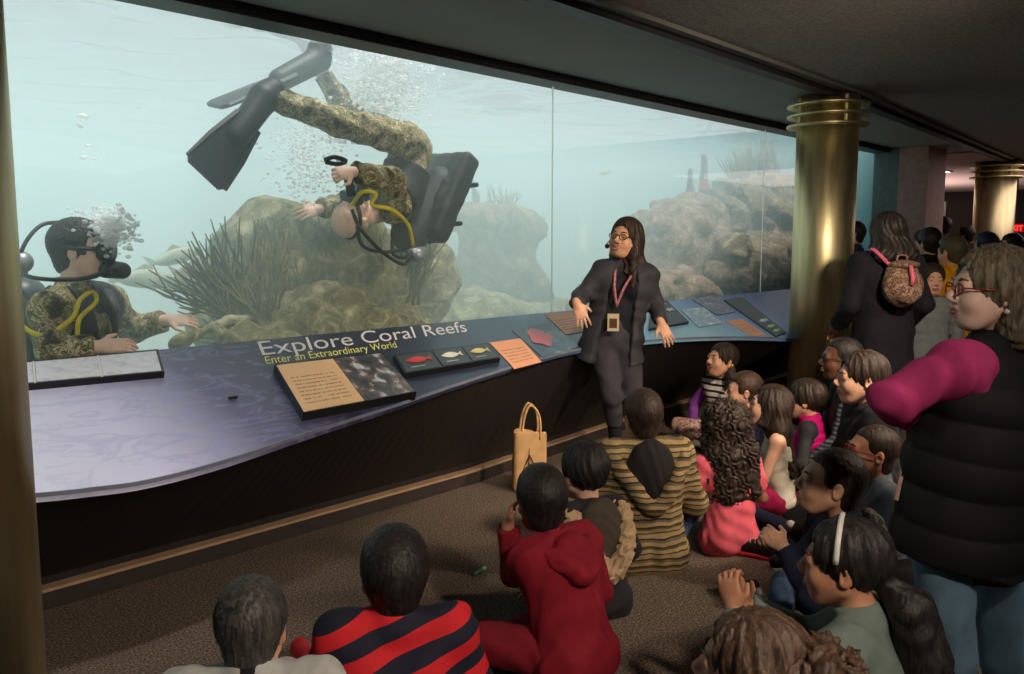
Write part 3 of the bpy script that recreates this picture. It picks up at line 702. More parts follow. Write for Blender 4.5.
# flat printed pictures
q1 = [(489.5, 342.6), (520.6, 338.2), (541.5, 361.6), (514.5, 368.8)]; uvquad('text_card', q1, .004, orange, ctr, label='orange text card beside the anemone picture')
q2 = [(512, 330.5), (549, 322), (579.5, 346.5), (543, 357.5)]
an = uvquad('anemone_picture', q2, .004, photo_mat('photo_anem', [(.3, (30, 48, 74)), (.5, (46, 66, 84)), (.6, (64, 90, 92)), (.72, (120, 140, 130))], 4.), ctr, label='dark picture of a red anemone')
f = on_quad(q2, .0075); q = MB(); q.add([f(.42+.25*math.cos(t)*(1+.18*math.sin(5*t)), .40+.30*math.sin(t)*(1+.15*math.cos(4*t))) for t in np.linspace(0, 2*math.pi, 25)[:-1]], [tuple(range(23, -1, -1))]); part(q, 'red_anemone', photo_mat('anem_red', [(.35, (170, 40, 56)), (.6, (206, 92, 100)), (.7, (224, 196, 190))], 9.), an)
q3 = [(544.5, 314.3), (571, 311), (588, 331), (566, 334.5)]; uvquad('text_card', q3, .004, orange, ctr, label='orange text card behind the presenter')
q4 = [(652, 302), (667, 300.3), (689, 321.5), (649, 328.5)]; dk = uvquad('dark_fish_panel', q4, .02, mat('panel_dark', (44, 52, 60), .4), ctr, th=.024); f = on_quad(q4, .0235)
for u, v in ((.62, .28), (.72, .62)):
    q = MB(); q.add([f(u+x, v+y) for x, y in ((-.12, 0), (0, -.07), (.1, -.02), (.17, -.08), (.17, .08), (.1, .03), (0, .08))], [tuple(range(6, -1, -1))]); part(q, 'fish_picture', mat('fish_pic_1', (222, 224, 206), .5), dk)
uvquad('sea_photo', [(681, 310), (704, 306.8), (722, 323), (699, 327)], .006, photo_mat('photo_surf', [(.3, (90, 130, 160)), (.5, (150, 184, 206)), (.7, (224, 234, 240))], 3.), ctr, label='pale blue sea photograph')
uvquad('reef_photo', [(692, 299), (715, 295), (736, 311.5), (717, 315)], .006, photo_mat('photo_reef_dark', [(.3, (24, 40, 72)), (.5, (60, 88, 128)), (.6, (150, 120, 110)), (.75, (190, 200, 210))], 5.), ctr, label='dark blue reef photograph')
q5 = [(724, 299.7), (743, 297), (786, 332), (776, 336)]; dk = uvquad('dark_fish_panel', q5, .012, mat('panel_dark', (44, 52, 60), .4), ctr, label='long dark panel with small fish pictures near the column', th=.015); f = on_quad(q5, .0155)
for v in (.52, .70, .85):
    q = MB(); q.add([f(.5+x, v+y) for x, y in ((-.3, 0), (0, -.045), (.2, -.01), (.32, -.05), (.32, .05), (.2, .02), (0, .05))], [tuple(range(6, -1, -1))]); part(q, 'fish_picture', mat('fish_pic_%d' % (3 if v > .6 else 4), (176, 206, 140) if v > .6 else (190, 214, 226), .5), dk)
uvquad('text_card', [(725, 320.6), (742, 318.6), (766, 334.4), (752, 335.8)], .004, orange, ctr, label='orange text card nearest the column')
# lettering
def lettering(txt, quad, m, name, label):
    cu = bpy.data.curves.new(name, 'FONT'); cu.body = txt; cu.extrude = .0; ob = bpy.data.objects.new(name, cu); COL.objects.link(ob); bpy.context.view_layer.update()
    me = bpy.data.meshes.new_from_object(ob.evaluated_get(bpy.context.evaluated_depsgraph_get())); bpy.data.objects.remove(ob)
    co = np.array([v.co for v in me.vertices]); x0, x1 = co[:, 0].min(), co[:, 0].max(); y1 = .72; f = on_quad(quad, .003)
    for v in me.vertices: v.co = Vector(f((v.co.x-x0)/(x1-x0), 1-v.co.y/y1)-C0)
    o = link(name, me, m, ctr); o['label'] = label; return o
lettering('Explore Coral Reefs', [(256.5, 341), (463.5, 320.8), (467.5, 331.5), (262.5, 355.3)], mat('ink_white', (232, 232, 236), .5, var=0), 'title_lettering', 'white lettering reading Explore Coral Reefs')
lettering('Enter an Extraordinary World', [(264, 356.4), (394.5, 340.8), (397.5, 347.3), (266.5, 364)], mat('ink_yellow', (236, 238, 130), .5, var=0), 'subtitle_lettering', 'yellow lettering reading Enter an Extraordinary World')
q = MB(); p = on_c(233, 398, .006); q.box(p[0]-.02, p[0]+.02, p[1]-.006, p[1]+.006, p[2]-.002, p[2]+.008); part(q, 'screw_plate', blk)
# ------------------------------------------------------------------ brass columns
def brass():
    N = NT('brass'); p = N.n('ShaderNodeBsdfPrincipled', i_Roughness=.4, i_Metallic=1.); tc = N.n('ShaderNodeTexCoord'); mp = N.n('ShaderNodeMapping'); mp.inputs['Scale'].default_value = (6, 6, .7)
    N.l(tc.outputs['Object'], mp.inputs[0]); nz = N.n('ShaderNodeTexNoise', i_Scale=3., i_Detail=4.); N.l(mp.outputs[0], nz.inputs['Vector'])
    N.l(N.ramp(nz.outputs[0], [(.3, (184, 172, 130)), (.7, (214, 204, 164))]), p.inputs['Base Color'])
    N.l(N.math('MULTIPLY_ADD', nz.outputs[0], .22), p.inputs['Roughness']); p.inputs['Roughness'].links[0].from_node.inputs[2].default_value = .32
    N.l(p.outputs[0], N.out.inputs[0]); return N.m
bm_ = brass()
def column(x, y, r, label, rings=True, grp=None):
    t = empty('brass_column', label, 'column', (x, y, 0), 0, None)
    MB().lathe((0, 0, 0), [(r, .0), (r, SOF-.004)], 64).build('shaft', bm_, t, True)
    MB().lathe((0, 0, 0), [(r+.025, 0.0), (r+.025, .10), (r+.004, .115)], 64).build('base_band', mat('base_band', (60, 52, 44), .5), t, True)
    q = MB()
    for z in (SOF-.245, SOF-.165, SOF-.085):
        q.lathe((0, 0, z), [(r+.001, 0), (r+.075, 0), (r+.078, .010), (r+.075, .022), (r+.001, .022)], 64)
    q.build('capital_rings', bm_, t, True)
    for a in (-.6, 2.5, .9, 4.1):
        for d in (-.03, .03): MB().box((r+.01)*math.cos(a+d)-.006, (r+.01)*math.cos(a+d)+.006, (r+.01)*math.sin(a+d)-.006, (r+.01)*math.sin(a+d)+.006, SOF-.25, SOF-.02).build('ring_bracket', bm_, t)
    return t
pc = at(823, 240, 7.2)*0; d0 = V(6.845, 2.865, 0)
column(d0[0], d0[1], .238, 'brass column with ringed capital standing at the right end of the exhibit counter')
p = at(-78, 400, 2.25); column(p[0], p[1], .25, 'shadowed brass column cut off by the left edge of the photo')
p = at(992, 240, 12.6); column(p[0], p[1], .27, 'farther brass column lit red and green, behind the crowd on the right')
# ------------------------------------------------------------------ far hall
struct('ceiling_hall', MB().box(12.27, XB, 3.2, 9.2, SOF-.016, SOF-.004), mat('hall_ceiling', (206, 180, 172), .9, var=.05))
struct('wall_hall', MB().box(12.26, XB, 9.2, 9.3, 0, SOF+.3), mat('hall_wall', (92, 70, 70), .9))
for i, (px, py) in enumerate(((930, 172), (926, 191.5))):
    p = on_z(px, py, SOF-.028); t = empty('ceiling_light', ('nearer' if i == 0 else 'farther')+' small lit ceiling panel in the far hall beyond the mauve pillar', 'ceiling light', p)
    MB().box(-.28, .28, -.28, .28, -.004, .010).build('frame', mat('lamp_frame', (200, 195, 190), .5), t); MB().box(-.24, .24, -.24, .24, -.008, -.003).build('diffuser', mat('lamp_diffuser', (255, 235, 220), .5, var=0, emit=(255, 226, 205), es=6.), t)
p = at(927, 222, 14.5); t = empty('notice_board', 'pale grey notice board on a stand behind the crowd', 'notice board', (p[0], p[1], 0), heading(180)+.2)
MB().box(-.33, .33, -.02, .02, 1.45, 2.15).build('board', mat('board_grey', (176, 172, 170), .6, emit=None), t)
for x in (-.28, .28): MB().box(x-.02, x+.02, -.03, .03, .0, 1.45).build('leg', dark_m, t)
def exit_sign(loc, rz, label, w=.34, h=.19):
    t = empty('exit_sign', label, 'exit sign', loc, rz)
    MB().box(-w/2, w/2, -.03, .03, -h/2, h/2).build('housing', mat('exit_housing', (70, 20, 18), .5, emit=(255, 30, 24), es=.25), t)
    MB().box(-.02, .02, -.02, .02, h/2, SOF-loc[2]+.01).build('stem', dark_m, t)
    cu = bpy.data.curves.new('exit_text', 'FONT'); cu.body = 'EXIT'; cu.align_x = 'CENTER'; cu.size = h*.95; cu.extrude = .004; ob = bpy.data.objects.new('x', cu); COL.objects.link(ob); bpy.context.view_layer.update()
    me = bpy.data.meshes.new_from_object(ob.evaluated_get(bpy.context.evaluated_depsgraph_get())); bpy.data.objects.remove(ob)
    me.transform(Matrix.Translation((0, -.032, -h*.33))@Matrix.Rotation(math.pi/2, 4, 'X')); link('lettering', me, mat('exit_glow', (255, 60, 50), .5, var=0, emit=(255, 40, 30), es=3.5), t)
    return t
p = at(1014, 228, 15.); exit_sign(p, heading(0), 'small red lit exit sign at the right edge above the crowd', .30, .14)
# mirrored place of the red glow that the glass reflects
p = on_y(701, 185, 7.0); exit_sign((p[0], 1.0, p[2]), math.pi, 'red lit exit sign hanging in the hall outside the frame, mirrored in the window')
# ------------------------------------------------------------------ tank
TX0, TX1, TY1, WZ = -6., 11.9, 15., 2.74
sand_m = mat('tank_sand', (176, 186, 168), .95, var=.2, vs=3., bump=.5, bs=25)
tankw = mat('tank_wall', (112, 176, 186), .9, var=.05, vs=1)
struct('floor_tank', MB().box(TX0, TX1, 4.08, TY1, -.15, .05), sand_m)
struct('wall_tank_back', MB().box(TX0, TX1, TY1, TY1+.1, -.1, 3.1), tankw)
struct('wall_tank_left', MB().box(TX0-.1, TX0, 4.06, TY1, -.1, 3.1), tankw)
struct('wall_tank_right', MB().box(TX1, TX1+.2, 4.06, TY1, -.1, 3.1), tankw)
def water_mats():
    N = NT('tank_water'); v = N.n('ShaderNodeVolumeScatter', i_Density=.33, i_Anisotropy=.15); v.inputs['Color'].default_value = (.78, .965, .975, 1)
    a = N.n('ShaderNodeVolumeAbsorption', i_Density=.055); a.inputs['Color'].default_value = (.10, .86, .92, 1); ad = N.n('ShaderNodeAddShader'); N.l(v.outputs[0], ad.inputs[0]); N.l(a.outputs[0], ad.inputs[1]); N.l(ad.outputs[0], N.out.inputs['Volume'])
    S = NT('water_surface'); t = S.n('ShaderNodeBsdfTransparent'); g = S.n('ShaderNodeBsdfGlossy', i_Roughness=.05); mx = S.n('ShaderNodeMixShader'); mx.inputs[0].default_value = .45
    S.l(t.outputs[0], mx.inputs[1]); S.l(g.outputs[0], mx.inputs[2]); S.l(mx.outputs[0], S.out.inputs[0]); return N.m, S.m
wm, wsm = water_mats()
o = MB().box(TX0+.01, TX1-.01, 4.07, TY1-.01, .052, WZ-.03).build('tank_water', wm); tag(o, 'hazy blue-green water filling the tank behind the window', 'water', kind='stuff')
q = MB(); nx, ny = 150, 100; vs = []
for i in range(nx+1):
    for j in range(ny+1):
        x = TX0+.01+(TX1-TX0-.02)*i/nx; y = 4.075+(TY1-4.085)*j/ny
        vs.append((x, y, WZ+.022*math.sin(x*5.1+1.7*math.sin(y*3.3))+.018*math.sin(y*7.7+1.3*math.sin(x*4.1))+.012*math.sin(x*11+y*9)))
q.add(vs, [(i*(ny+1)+j, (i+1)*(ny+1)+j, (i+1)*(ny+1)+j+1, i*(ny+1)+j+1) for i in range(nx) for j in range(ny)])
o = q.build('water_surface', wsm, None, True); tag(o, 'rippling bright water surface seen from below along the top of the window', 'water surface', kind='stuff')
# ---- reef
def rocky(seed, a1=.10, f1=3.5, a2=.035, f2=13., a3=.012, f3=38.):
    r = np.random.RandomState(seed); W = r.normal(size=(9, 3)); W /= np.linalg.norm(W, axis=1)[:, None]
    def f(p):
        d = 0
        for k, (a, q) in enumerate(((a1, f1), (a2, f2), (a3, f3))):
            A, B, C = W[3*k:3*k+3]; d = d+a*np.sin(p@A*q+1.5*np.sin(p@B*q*.8)+k)*np.sin(p@C*q*1.1+1.2*np.sin(p@A*q*.6))
        return d
    return f
def reef_mat(name, c1, c2, c3):
    N = NT(name); p = N.n('ShaderNodeBsdfPrincipled', i_Roughness=.95); p.inputs['Specular IOR Level'].default_value = .1
    tc = N.n('ShaderNodeTexCoord'); nz = N.n('ShaderNodeTexNoise', i_Scale=7., i_Detail=8., i_Roughness=.7, i_Distortion=.8); N.l(tc.outputs['Object'], nz.inputs['Vector'])
    N.l(N.ramp(nz.outputs[0], [(.32, c1), (.5, c2), (.66, c3)]), p.inputs['Base Color'])
    n2 = N.n('ShaderNodeTexNoise', i_Scale=34., i_Detail=6., i_Roughness=.7); N.l(tc.outputs['Object'], n2.inputs['Vector']); bp = N.n('ShaderNodeBump', i_Strength=1., i_Distance=.05); N.l(n2.outputs[0], bp.inputs['Height']); N.l(bp.outputs[0], p.inputs['Normal'])
    N.l(p.outputs[0], N.out.inputs[0]); return N.m
rk1 = reef_mat('reef_olive', (84, 82, 54), (164, 154, 110), (232, 222, 180)); rk2 = reef_mat('reef_brown', (74, 62, 46), (142, 120, 92), (206, 182, 146)); rk3 = reef_mat('reef_rose', (92, 72, 62), (166, 138, 116), (220, 192, 162))
def rock(name, label, cat, blobs, m, seed, y, res=.04, group=None, **kw):
    """blobs: (px, py, y, half-width px, half-height px, half-depth m)"""
    S = SDF()
    for b_ in blobs:
        px, py, yy, hw, hh = b_[:5]; c = on_y(px, py, yy); e = abs(on_y(px+hw, py, yy)[0]-on_y(px-hw, py, yy)[0])/2; h = abs(on_y(px, py-hh, yy)[2]-on_y(px, py+hh, yy)[2])/2
        S.ell(c, V(e, b_[5] if len(b_) > 5 else min(e, .8), h), None, kw.get('k', .15))
    S.noise = rocky(seed, *kw.get('n', ())); S.namp = .17
    o = S.build(name, m, None, res); tag(o, label, cat, group); return o
rock('coral_mound', 'large rounded coral mound covered with whips, behind the tumbling diver', 'coral', [(258, 258, 5.8, 32, 50, .6), (300, 255, 5.9, 56, 48, .7), (350, 268, 5.9, 56, 50, .7), (398, 280, 5.8, 34, 44, .6), (330, 325, 5.8, 95, 42, .7), (250, 318, 5.7, 40, 36, .6)], rk1, 3, 6.3, .045)
rock('coral_boulder', 'pale ridged boulder of coral just behind the Explore title', 'coral', [(300, 322, 5.1, 34, 26, .35), (350, 330, 5.0, 40, 26, .35), (262, 340, 5.0, 34, 20, .35), (395, 335, 5.1, 36, 22, .35), (320, 350, 4.95, 70, 18, .35)], rk1, 5, 5.1, .03, n=(.09, 5., .05, 15., .02, 40.))
rock('coral_pillar', 'brown overhanging coral pillar between the tumbling diver and the presenter', 'coral', [(470, 220, 7.0, 28, 14, .4), (500, 226, 7.0, 30, 22, .45), (497, 252, 7.0, 26, 30, .45), (508, 285, 7.0, 30, 28, .45), (516, 312, 7.0, 42, 24, .5)], rk2, 8, 7., .045, n=(.07, 6, .04, 17, .02, 40))
rock('coral_rubble', 'low rubble of coral on the sand below the brown pillar', 'coral', [(470, 315, 6.4, 70, 14, .5), (440, 300, 6.6, 22, 12, .3), (540, 310, 6.6, 40, 16, .4)], rk1, 12, 6.5, .04)
S = SDF(); a = on_y(441, 300, 6.2); t_ = on_y(443, 283, 6.2); S.cone(a, t_, .06, .045, .05); S.ell(t_+V(0, 0, .03), (.20, .18, .045), rotm(roll=-14), .05); S.noise = rocky(2, .02, 9, .01, 25, .004, 60); S.namp = .03
tag(S.build('mushroom_coral', rk2, None, .02), 'small mushroom-shaped table coral on a stalk left of the brown pillar', 'coral')
rock('coral_outcrop', 'broad pale coral outcrop right of the presenter with purple tubes on top', 'coral', [(668, 262, 5.5, 30, 52, .5), (690, 245, 5.6, 34, 46, .5), (714, 222, 5.7, 20, 18, .4), (660, 300, 5.3, 60, 36, .6), (720, 295, 5.2, 40, 36, .5)], rk3, 15, 6.6, .045, n=(.10, 4.5, .06, 12, .03, 32))
rock('coral_tower', 'tall brown coral tower against the right seam of the window', 'coral', [(748, 232, 5.3, 28, 40, .45), (766, 205, 5.3, 22, 36, .4), (752, 275, 4.75, 28, 40, .4), (778, 265, 4.8, 26, 48, .4), (742, 205, 5.5, 18, 32, .35)], rk2, 21, 6.2, .04, n=(.09, 5, .06, 14, .032, 34))
rock('coral_stump', 'dark coral stump seen through the sliver of window right of the brass column', 'coral', [(856, 195, 5.4, 10, 22, .4), (858, 232, 5.2, 14, 34, .5), (857, 285, 5.2, 14, 45, .5)], rk2, 30, 5.4, .05)
def sponge(px0, py0, px1, py1, y, r, label, m, grp=None):
    a = on_y(px0, py0, y); b_ = on_y(px1, py1, y); S = SDF(); S.cone(a, (a+b_)/2+V(.02, 0, 0), r*.8, r, .05); S.cone((a+b_)/2+V(.02, 0, 0), b_, r, r*.55, .05); S.ell(b_+nrm(b_-a)*r*.5, r*.45, None, .03, -1); S.noise = rocky(int(px0), .008, 20, .004, 50, .002, 90); S.namp = .02
    tag(S.build('tube_sponge', m, None, .018), label, 'sponge', grp)
sp_m = mat('sponge_purple', (104, 92, 112), .9, var=.3, vs=18)
sponge(689, 222, 690, 168, 5.7, .055, 'left of the two purple tube sponges on the pale outcrop', sp_m); sponge(703, 222, 704, 156, 5.7, .065, 'right and taller of the two purple tube sponges on the pale outcrop', sp_m)
sponge(766, 195, 764, 142, 5.3, .085, 'left of the two stout brown tube sponges above the coral tower', rk2); sponge(774, 195, 773, 146, 5.4, .075, 'right of the two stout brown tube sponges above the coral tower', rk2)
sponge(478, 215, 471, 178, 7., .035, 'thin grey tube sponge standing on the brown pillar', sp_m)
whip_m = mat('sea_whip', (128, 118, 72), .95, var=.3, vs=12); whip_d = mat('sea_whip_dark', (88, 84, 50), .95, var=.3, vs=12)
def whips(px, py, y, n, L, spread, label, m, lean=0., r=.0085, grp='sea whips on the reef'):
    c = on_y(px, py, y); q = MB(); rr = np.random.RandomState(int(px*7+py)); n = int(n*2.2); L = L*.74
    for i in range(n):
        a = rr.uniform(-1, 1)*spread+lean; b_ = rr.uniform(-.6, .6)*spread; l = L*rr.uniform(.6, 1.1); p = c+V(rr.uniform(-.12, .12), rr.uniform(-.1, .1), 0); pts = [p]
        for k in range(5): a += rr.uniform(-.10, .10)-(a-lean)*.05; p = p+V(math.sin(a), math.sin(b_)*.5, math.cos(a))*l/5; pts.append(p)
        q.tube(pts, [r, r, r*.95, r*.9, r*.8, r*.5], 6)
        for k in range(2):                                            # side branches
            j = rr.randint(1, 4); s_ = a+rr.choice([-1, 1])*.5; p = pts[j]; w = [p]
            for _ in range(3): p = p+V(math.sin(s_), 0, math.cos(s_))*l*.13; s_ *= .8; w.append(p)
            q.tube(w, [r*.9, r*.8, r*.7, r*.4], 5)
    o = q.build('sea_whip', m, None, True); tag(o, label, 'coral', None); return o
for args in ((235, 318, 5.2, 16, .85, .9, 'bushy sea whip spreading left beside the coral mound', whip_d, -.55), (262, 312, 5.15, 14, .80, .7, 'sea whip rising at the left foot of the coral mound', whip_m, -.25), (290, 300, 5.25, 10, .75, .55, 'sea whip on the mound above the letter E of the title', whip_m, .05),
             (335, 290, 5.3, 9, .7, .5, 'sea whip in the middle of the coral mound', whip_m, -.1), (372, 300, 5.25, 10, .75, .5, 'sea whip right of the middle of the coral mound', whip_m, .1), (402, 305, 5.2, 16, .9, .45, 'tall dark sea whip at the right end of the coral mound', whip_d, .25),
             (250, 345, 5.2, 9, .55, .9, 'low sea whip touching the counter sill left of the title', whip_m, -.5), (500, 215, 7.0, 9, .5, .8, 'thin sea whip on top of the brown pillar', whip_m, .1), (525, 240, 7.0, 8, .5, .6, 'sea whip on the right flank of the brown pillar', whip_m, .5),
             (745, 190, 5.5, 26, .8, .8, 'fan-like sea whip above the coral tower', whip_m, -.3), (752, 172, 5.5, 12, .45, .7, 'spiky sea whip next to the stout brown tube sponges', whip_d, -.1)):
    whips(*args)
q = MB(); rr = np.random.RandomState(11)
S = SDF(); a = on_y(120, 400, 6.2); b_ = on_y(205, 322, 5.2); S.cone(on_y(178, 345, 5.0), on_y(230, 318, 5.1), .05, .03); S.cone(on_y(225, 320, 5.1), on_y(250, 318, 5.1), .03, .02); S.cone(on_y(218, 335, 5.05), on_y(248, 338, 5.1), .04, .03); S.noise = rocky(4, .012, 18, .006, 40, .003, 80); S.namp = .03
tag(S.build('branching_coral', rk1, None, .018), 'pale fallen coral branch near the hand of the left diver', 'coral')
# ---- fish
def fish(px, py, y, L, ang, label, m):
    t = empty('reef_fish', label, 'fish', on_y(px, py, y), 0); S = SDF(); c, s = math.cos(ang), math.sin(ang); R = np.array([[c, 0, s], [0, 1, 0], [-s, 0, c]])
    S.ell((0, 0, 0), V(.5, .10, .17)*L, None, .02*L); S.cone(V(-.35, 0, 0)*L, V(-.52, 0, 0)*L, .08*L, .04*L, .1*L); S.ell(V(.34, 0, -.01)*L, V(.18, .08, .11)*L, None, .05*L)
    o = S.build('body', m, t, L*.035); q = MB()
    q.slab([V(-.48, .006, .02)*L, V(-.74, .004, .2)*L, V(-.66, .004, 0)*L, V(-.74, .004, -.2)*L, V(-.48, .006, -.02)*L], [V(-.48, -.006, .02)*L, V(-.74, -.004, .2)*L, V(-.66, -.004, 0)*L, V(-.74, -.004, -.2)*L, V(-.48, -.006, -.02)*L]); q.build('tail_fin', m, t)
    q = MB(); q.slab([V(.15, .006, .15)*L, V(-.05, .004, .27)*L, V(-.3, .004, .12)*L], [V(.15, -.006, .15)*L, V(-.05, -.004, .27)*L, V(-.3, -.004, .12)*L]); q.build('dorsal_fin', m, t); t.rotation_euler = (0, -ang, 0)
    for d in (-1, 1): MB().ball(V(.38, d*.085, .03)*L, .018*L, 8, 6).build('eye', mat('fish_eye', (20, 20, 20), .3), t, True)
fm = mat('fish_silver', (176, 184, 160), .5, var=.2); fm2 = mat('fish_tan', (160, 150, 116), .6, var=.2)
for a in ((178, 256, 6.0, .34, .25, 'pale fish topmost of the school left of the coral mound', fm), (200, 268, 6.2, .34, .15, 'pale fish second from the top of the school left of the coral mound', fm2), (148, 279, 5.9, .40, -.05, 'long pale fish lowest and leftmost of the school', fm), (186, 284, 6.1, .34, -.1, 'pale fish lowest right of the school beside the coral mound', fm2), (606, 172, 6.6, .22, .2, 'small pale fish high in open water left of the tube sponges', fm), (600, 248, 7.4, .18, 0., 'tiny pale fish low in open water left of the presenter', fm)): fish(*a)
# ---- bubbles
def bub_mat():
    N = NT('bubble'); p = N.n('ShaderNodeBsdfPrincipled', i_Roughness=.15); p.inputs['Base Color'].default_value = (1, 1, 1, 1); t = N.n('ShaderNodeBsdfTransparent'); tl = N.n('ShaderNodeBsdfTranslucent'); mx = N.n('ShaderNodeMixShader'); mx.inputs[0].default_value = .5; tl.inputs[0].default_value = (1, 1, 1, 1); m2 = N.n('ShaderNodeMixShader'); m2.inputs[0].default_value = .5
    N.l(p.outputs[0], mx.inputs[1]); N.l(tl.outputs[0], mx.inputs[2]); N.l(mx.outputs[0], m2.inputs[1]); N.l(t.outputs[0], m2.inputs[2]); N.l(m2.outputs[0], N.out.inputs[0]); return N.m
bbm = bub_mat()
def bubbles(n, centre, rad, label, spread_up=0., name='bubble_plume', seed=1, wid=None):
    rr = np.random.RandomState(seed); q = MB()
    for i in range(n):
        px, py, y, sx, sy = centre(rr); c = on_y(px, py, y)+V(0, rr.normal()*.12, 0); q.ball(c, V(1, 1, .75)*rr.choice(rad), 7, 5)
    o = q.build(name, bbm, None, True); tag(o, label, 'bubbles', kind='stuff'); return o
def g(cx, cy, y, sx, sy): return lambda r: (cx+r.normal()*sx, cy+r.normal()*sy, y, 0, 0)
def plume(r):
    t = r.uniform(0, 1)**.8; return (352+56*t**.5+r.normal()*(14+12*t)-8, 142-118*t, 4.95, 0, 0)
bubbles(3600, plume, [.004, .006, .008, .011, .016], 'tall white plume of bubbles rising beside the legs of the tumbling diver', seed=1)
bubbles(700, lambda r: (300+r.normal()*14+18*r.uniform(), 190-70*r.uniform()+r.normal()*8, 4.8, 0, 0), [.004, .006, .009, .012], 'fine bubbles hanging below the knees of the tumbling diver', seed=2)
bubbles(900, g(107, 229, 4.5, 9, 9), [.005, .008, .011, .015], 'dense white bubbles bursting from the mask of the left diver', seed=3)
for i, (px, py, r) in enumerate(((83, 117, .030), (81, 127, .014), (88, 146, .016), (83, 158, .018), (93, 159, .013), (78, 125, .010), (140, 107, .012), (104, 153, .010))):
    q = MB(); q.ball((0, 0, 0), (r, r, r*.7), 14, 8); o = q.build('bubble', bbm, None, True); o.location = on_y(px, py, 4.9); tag(o, ['topmost and largest of the loose bubbles above the left diver', 'small bubble just under the largest loose bubble', 'lone bubble in the middle of the loose trail', 'lower left bubble of the loose trail', 'lower right bubble of the loose trail', 'tiny bubble left under the largest loose bubble', 'lone bubble right of the loose trail', 'tiny bubble right of the lower loose bubbles'][i], 'bubble', 'loose bubbles above the left diver')
# ------------------------------------------------------------------ skins, hairs, cloths
def skin(i, c): return mat('skin_%d' % i, c, .5, var=.08, vs=30, sss=0., spec=.35)
sk_l = skin(1, (214, 164, 138)); sk_m = skin(2, (206, 156, 126)); sk_b = skin(3, (176, 124, 96)); sk_d = skin(4, (104, 68, 50)); sk_p = skin(5, (240, 202, 182))
h_blk = hair_mat('hair_black', (16, 13, 13), (46, 40, 38)); h_dk = hair_mat('hair_dark_brown', (28, 20, 16), (66, 50, 40)); h_br = hair_mat('hair_brown', (46, 32, 23), (88, 64, 46)); h_gr = hair_mat('hair_ash_blond', (84, 74, 58), (150, 136, 112)); h_grey = hair_mat('hair_charcoal', (34, 32, 32), (84, 80, 76))
def cl(n, c, **k): return mat('cloth_'+n, c, k.pop('rough', .85), var=k.pop('var', .14), vs=k.pop('vs', 20), bump=k.pop('bump', .25), bs=k.pop('bs', 260), spec=k.pop('spec', .2), **k)
jeans = cl('denim', (70, 92, 124)); jeans_l = cl('denim_light', (104, 132, 152)); black = cl('black', (26, 25, 27)); navy = cl('navy', (30, 34, 54)); grey = cl('grey', (96, 96, 100)); dgrey = cl('dark_grey', (52, 52, 56)); maroon = cl('maroon', (120, 24, 38)); red = cl('red_hoodie', (128, 24, 38)); pinkt = cl('pink', (236, 104, 122)); magenta = cl('magenta', (196, 20, 118), rough=.5); wine = cl('wine', (140, 16, 66)); white = cl('white', (206, 200, 190)); ltgrey = cl('light_grey', (170, 170, 166)); sage = cl('sage', (104, 116, 108)); cream = cl('cream', (214, 200, 172))
sh_blk = mat('shoe_black', (24, 24, 26), .5); sh_white = mat('shoe_sole', (200, 196, 188), .6); sh_red = mat('shoe_red', (206, 50, 56), .55); sh_grey = mat('shoe_grey', (110, 110, 116), .6)
gl_blk = mat('spectacle_black', (18, 18, 18), .3); gl_red = mat('spectacle_red', (150, 30, 34), .3)
def kid(label, px, ytop, phi, s, hs, skn, hair, top, bottom=None, shoes=None, group=None, dx=0, **k):
    sk = {q: k.pop(q) for q in ('lean', 'twist', 'head', 'style', 'wl', 'wr', 'pl', 'pr', 'pz', 'hd', 'shw') if q in k}
    J, HR = sit(s, hs, **sk); rz = heading(phi); z = J['HC'][2]+.128*hs; p = on_z(px, ytop, z); c, n = math.cos(rz), math.sin(rz)
    hx, hy = J['HC'][:2]; loc = (p[0]-(hx*c-hy*n), p[1]-(hx*n+hy*c), .012)
    f = k.pop('fix', None)
    if f: f(J, loc, rz)
    return fig('child', label, 'child', loc, rz, J, s, hs, HR, skn, top=top, bottom=bottom or dict(mat=jeans), shoes=shoes or dict(mat=sh_blk, sole=sh_white), hair=hair, group=group, **k), J, loc, rz
def hr(style, m, **k): return dict(style=style, mat=m, **k)
# ---- front row, seen from behind
def fixA(J, loc, rz):
    for q in ('SL', 'SR'): J[q] = J[q]+V(0, 0, .035)
    J['NB'] = J['NB']+V(0, 0, .025)
kid('child with short charcoal hair and pale grey jacket seen from behind at the bottom left', 250, 583, 10, .86, .90, sk_m, hr('short', h_grey, inf=.012, amp=.006), dict(mat=ltgrey, name='jacket', collarmat=black), dict(mat=dgrey), lean=2, head=(0, -4, 2), hd=.05, style='hug', seed=1, fix=fixA, hood=dict(mat=ltgrey, w=.115, tw=.15, drop=.10, r=.04, back=.07))
stripe_rb = stripe_mat('rugby_stripes', [(30, 32, 48), (206, 36, 44)], 2, .085, .006, widths=[.5, .5], noise=.2, tilt=-.38)
def fixB(J, loc, rz):
    fixA(J, loc, rz); a = local(on_z(308, 672, .07), loc, rz); J['AL'] = a; J['TL'] = local(on_z(300, 648, .07), loc, rz); J['KL'] = (J['HL']+a)/2+V(-.04, .0, .16)
kid('child in a navy and red wide-striped shirt seen from behind in the front row', 394, 532, 8, .84, 1.0, sk_b, hr('short', h_blk, inf=.013), dict(mat=stripe_rb, name='striped_shirt', sleeve='long', collarmat=navy, inf=.02, sinf=.02), dict(mat=navy), dict(mat=sh_red, sole=sh_white), lean=6, head=(3, 6, 0), fix=fixB, seed=2, shw=.165)
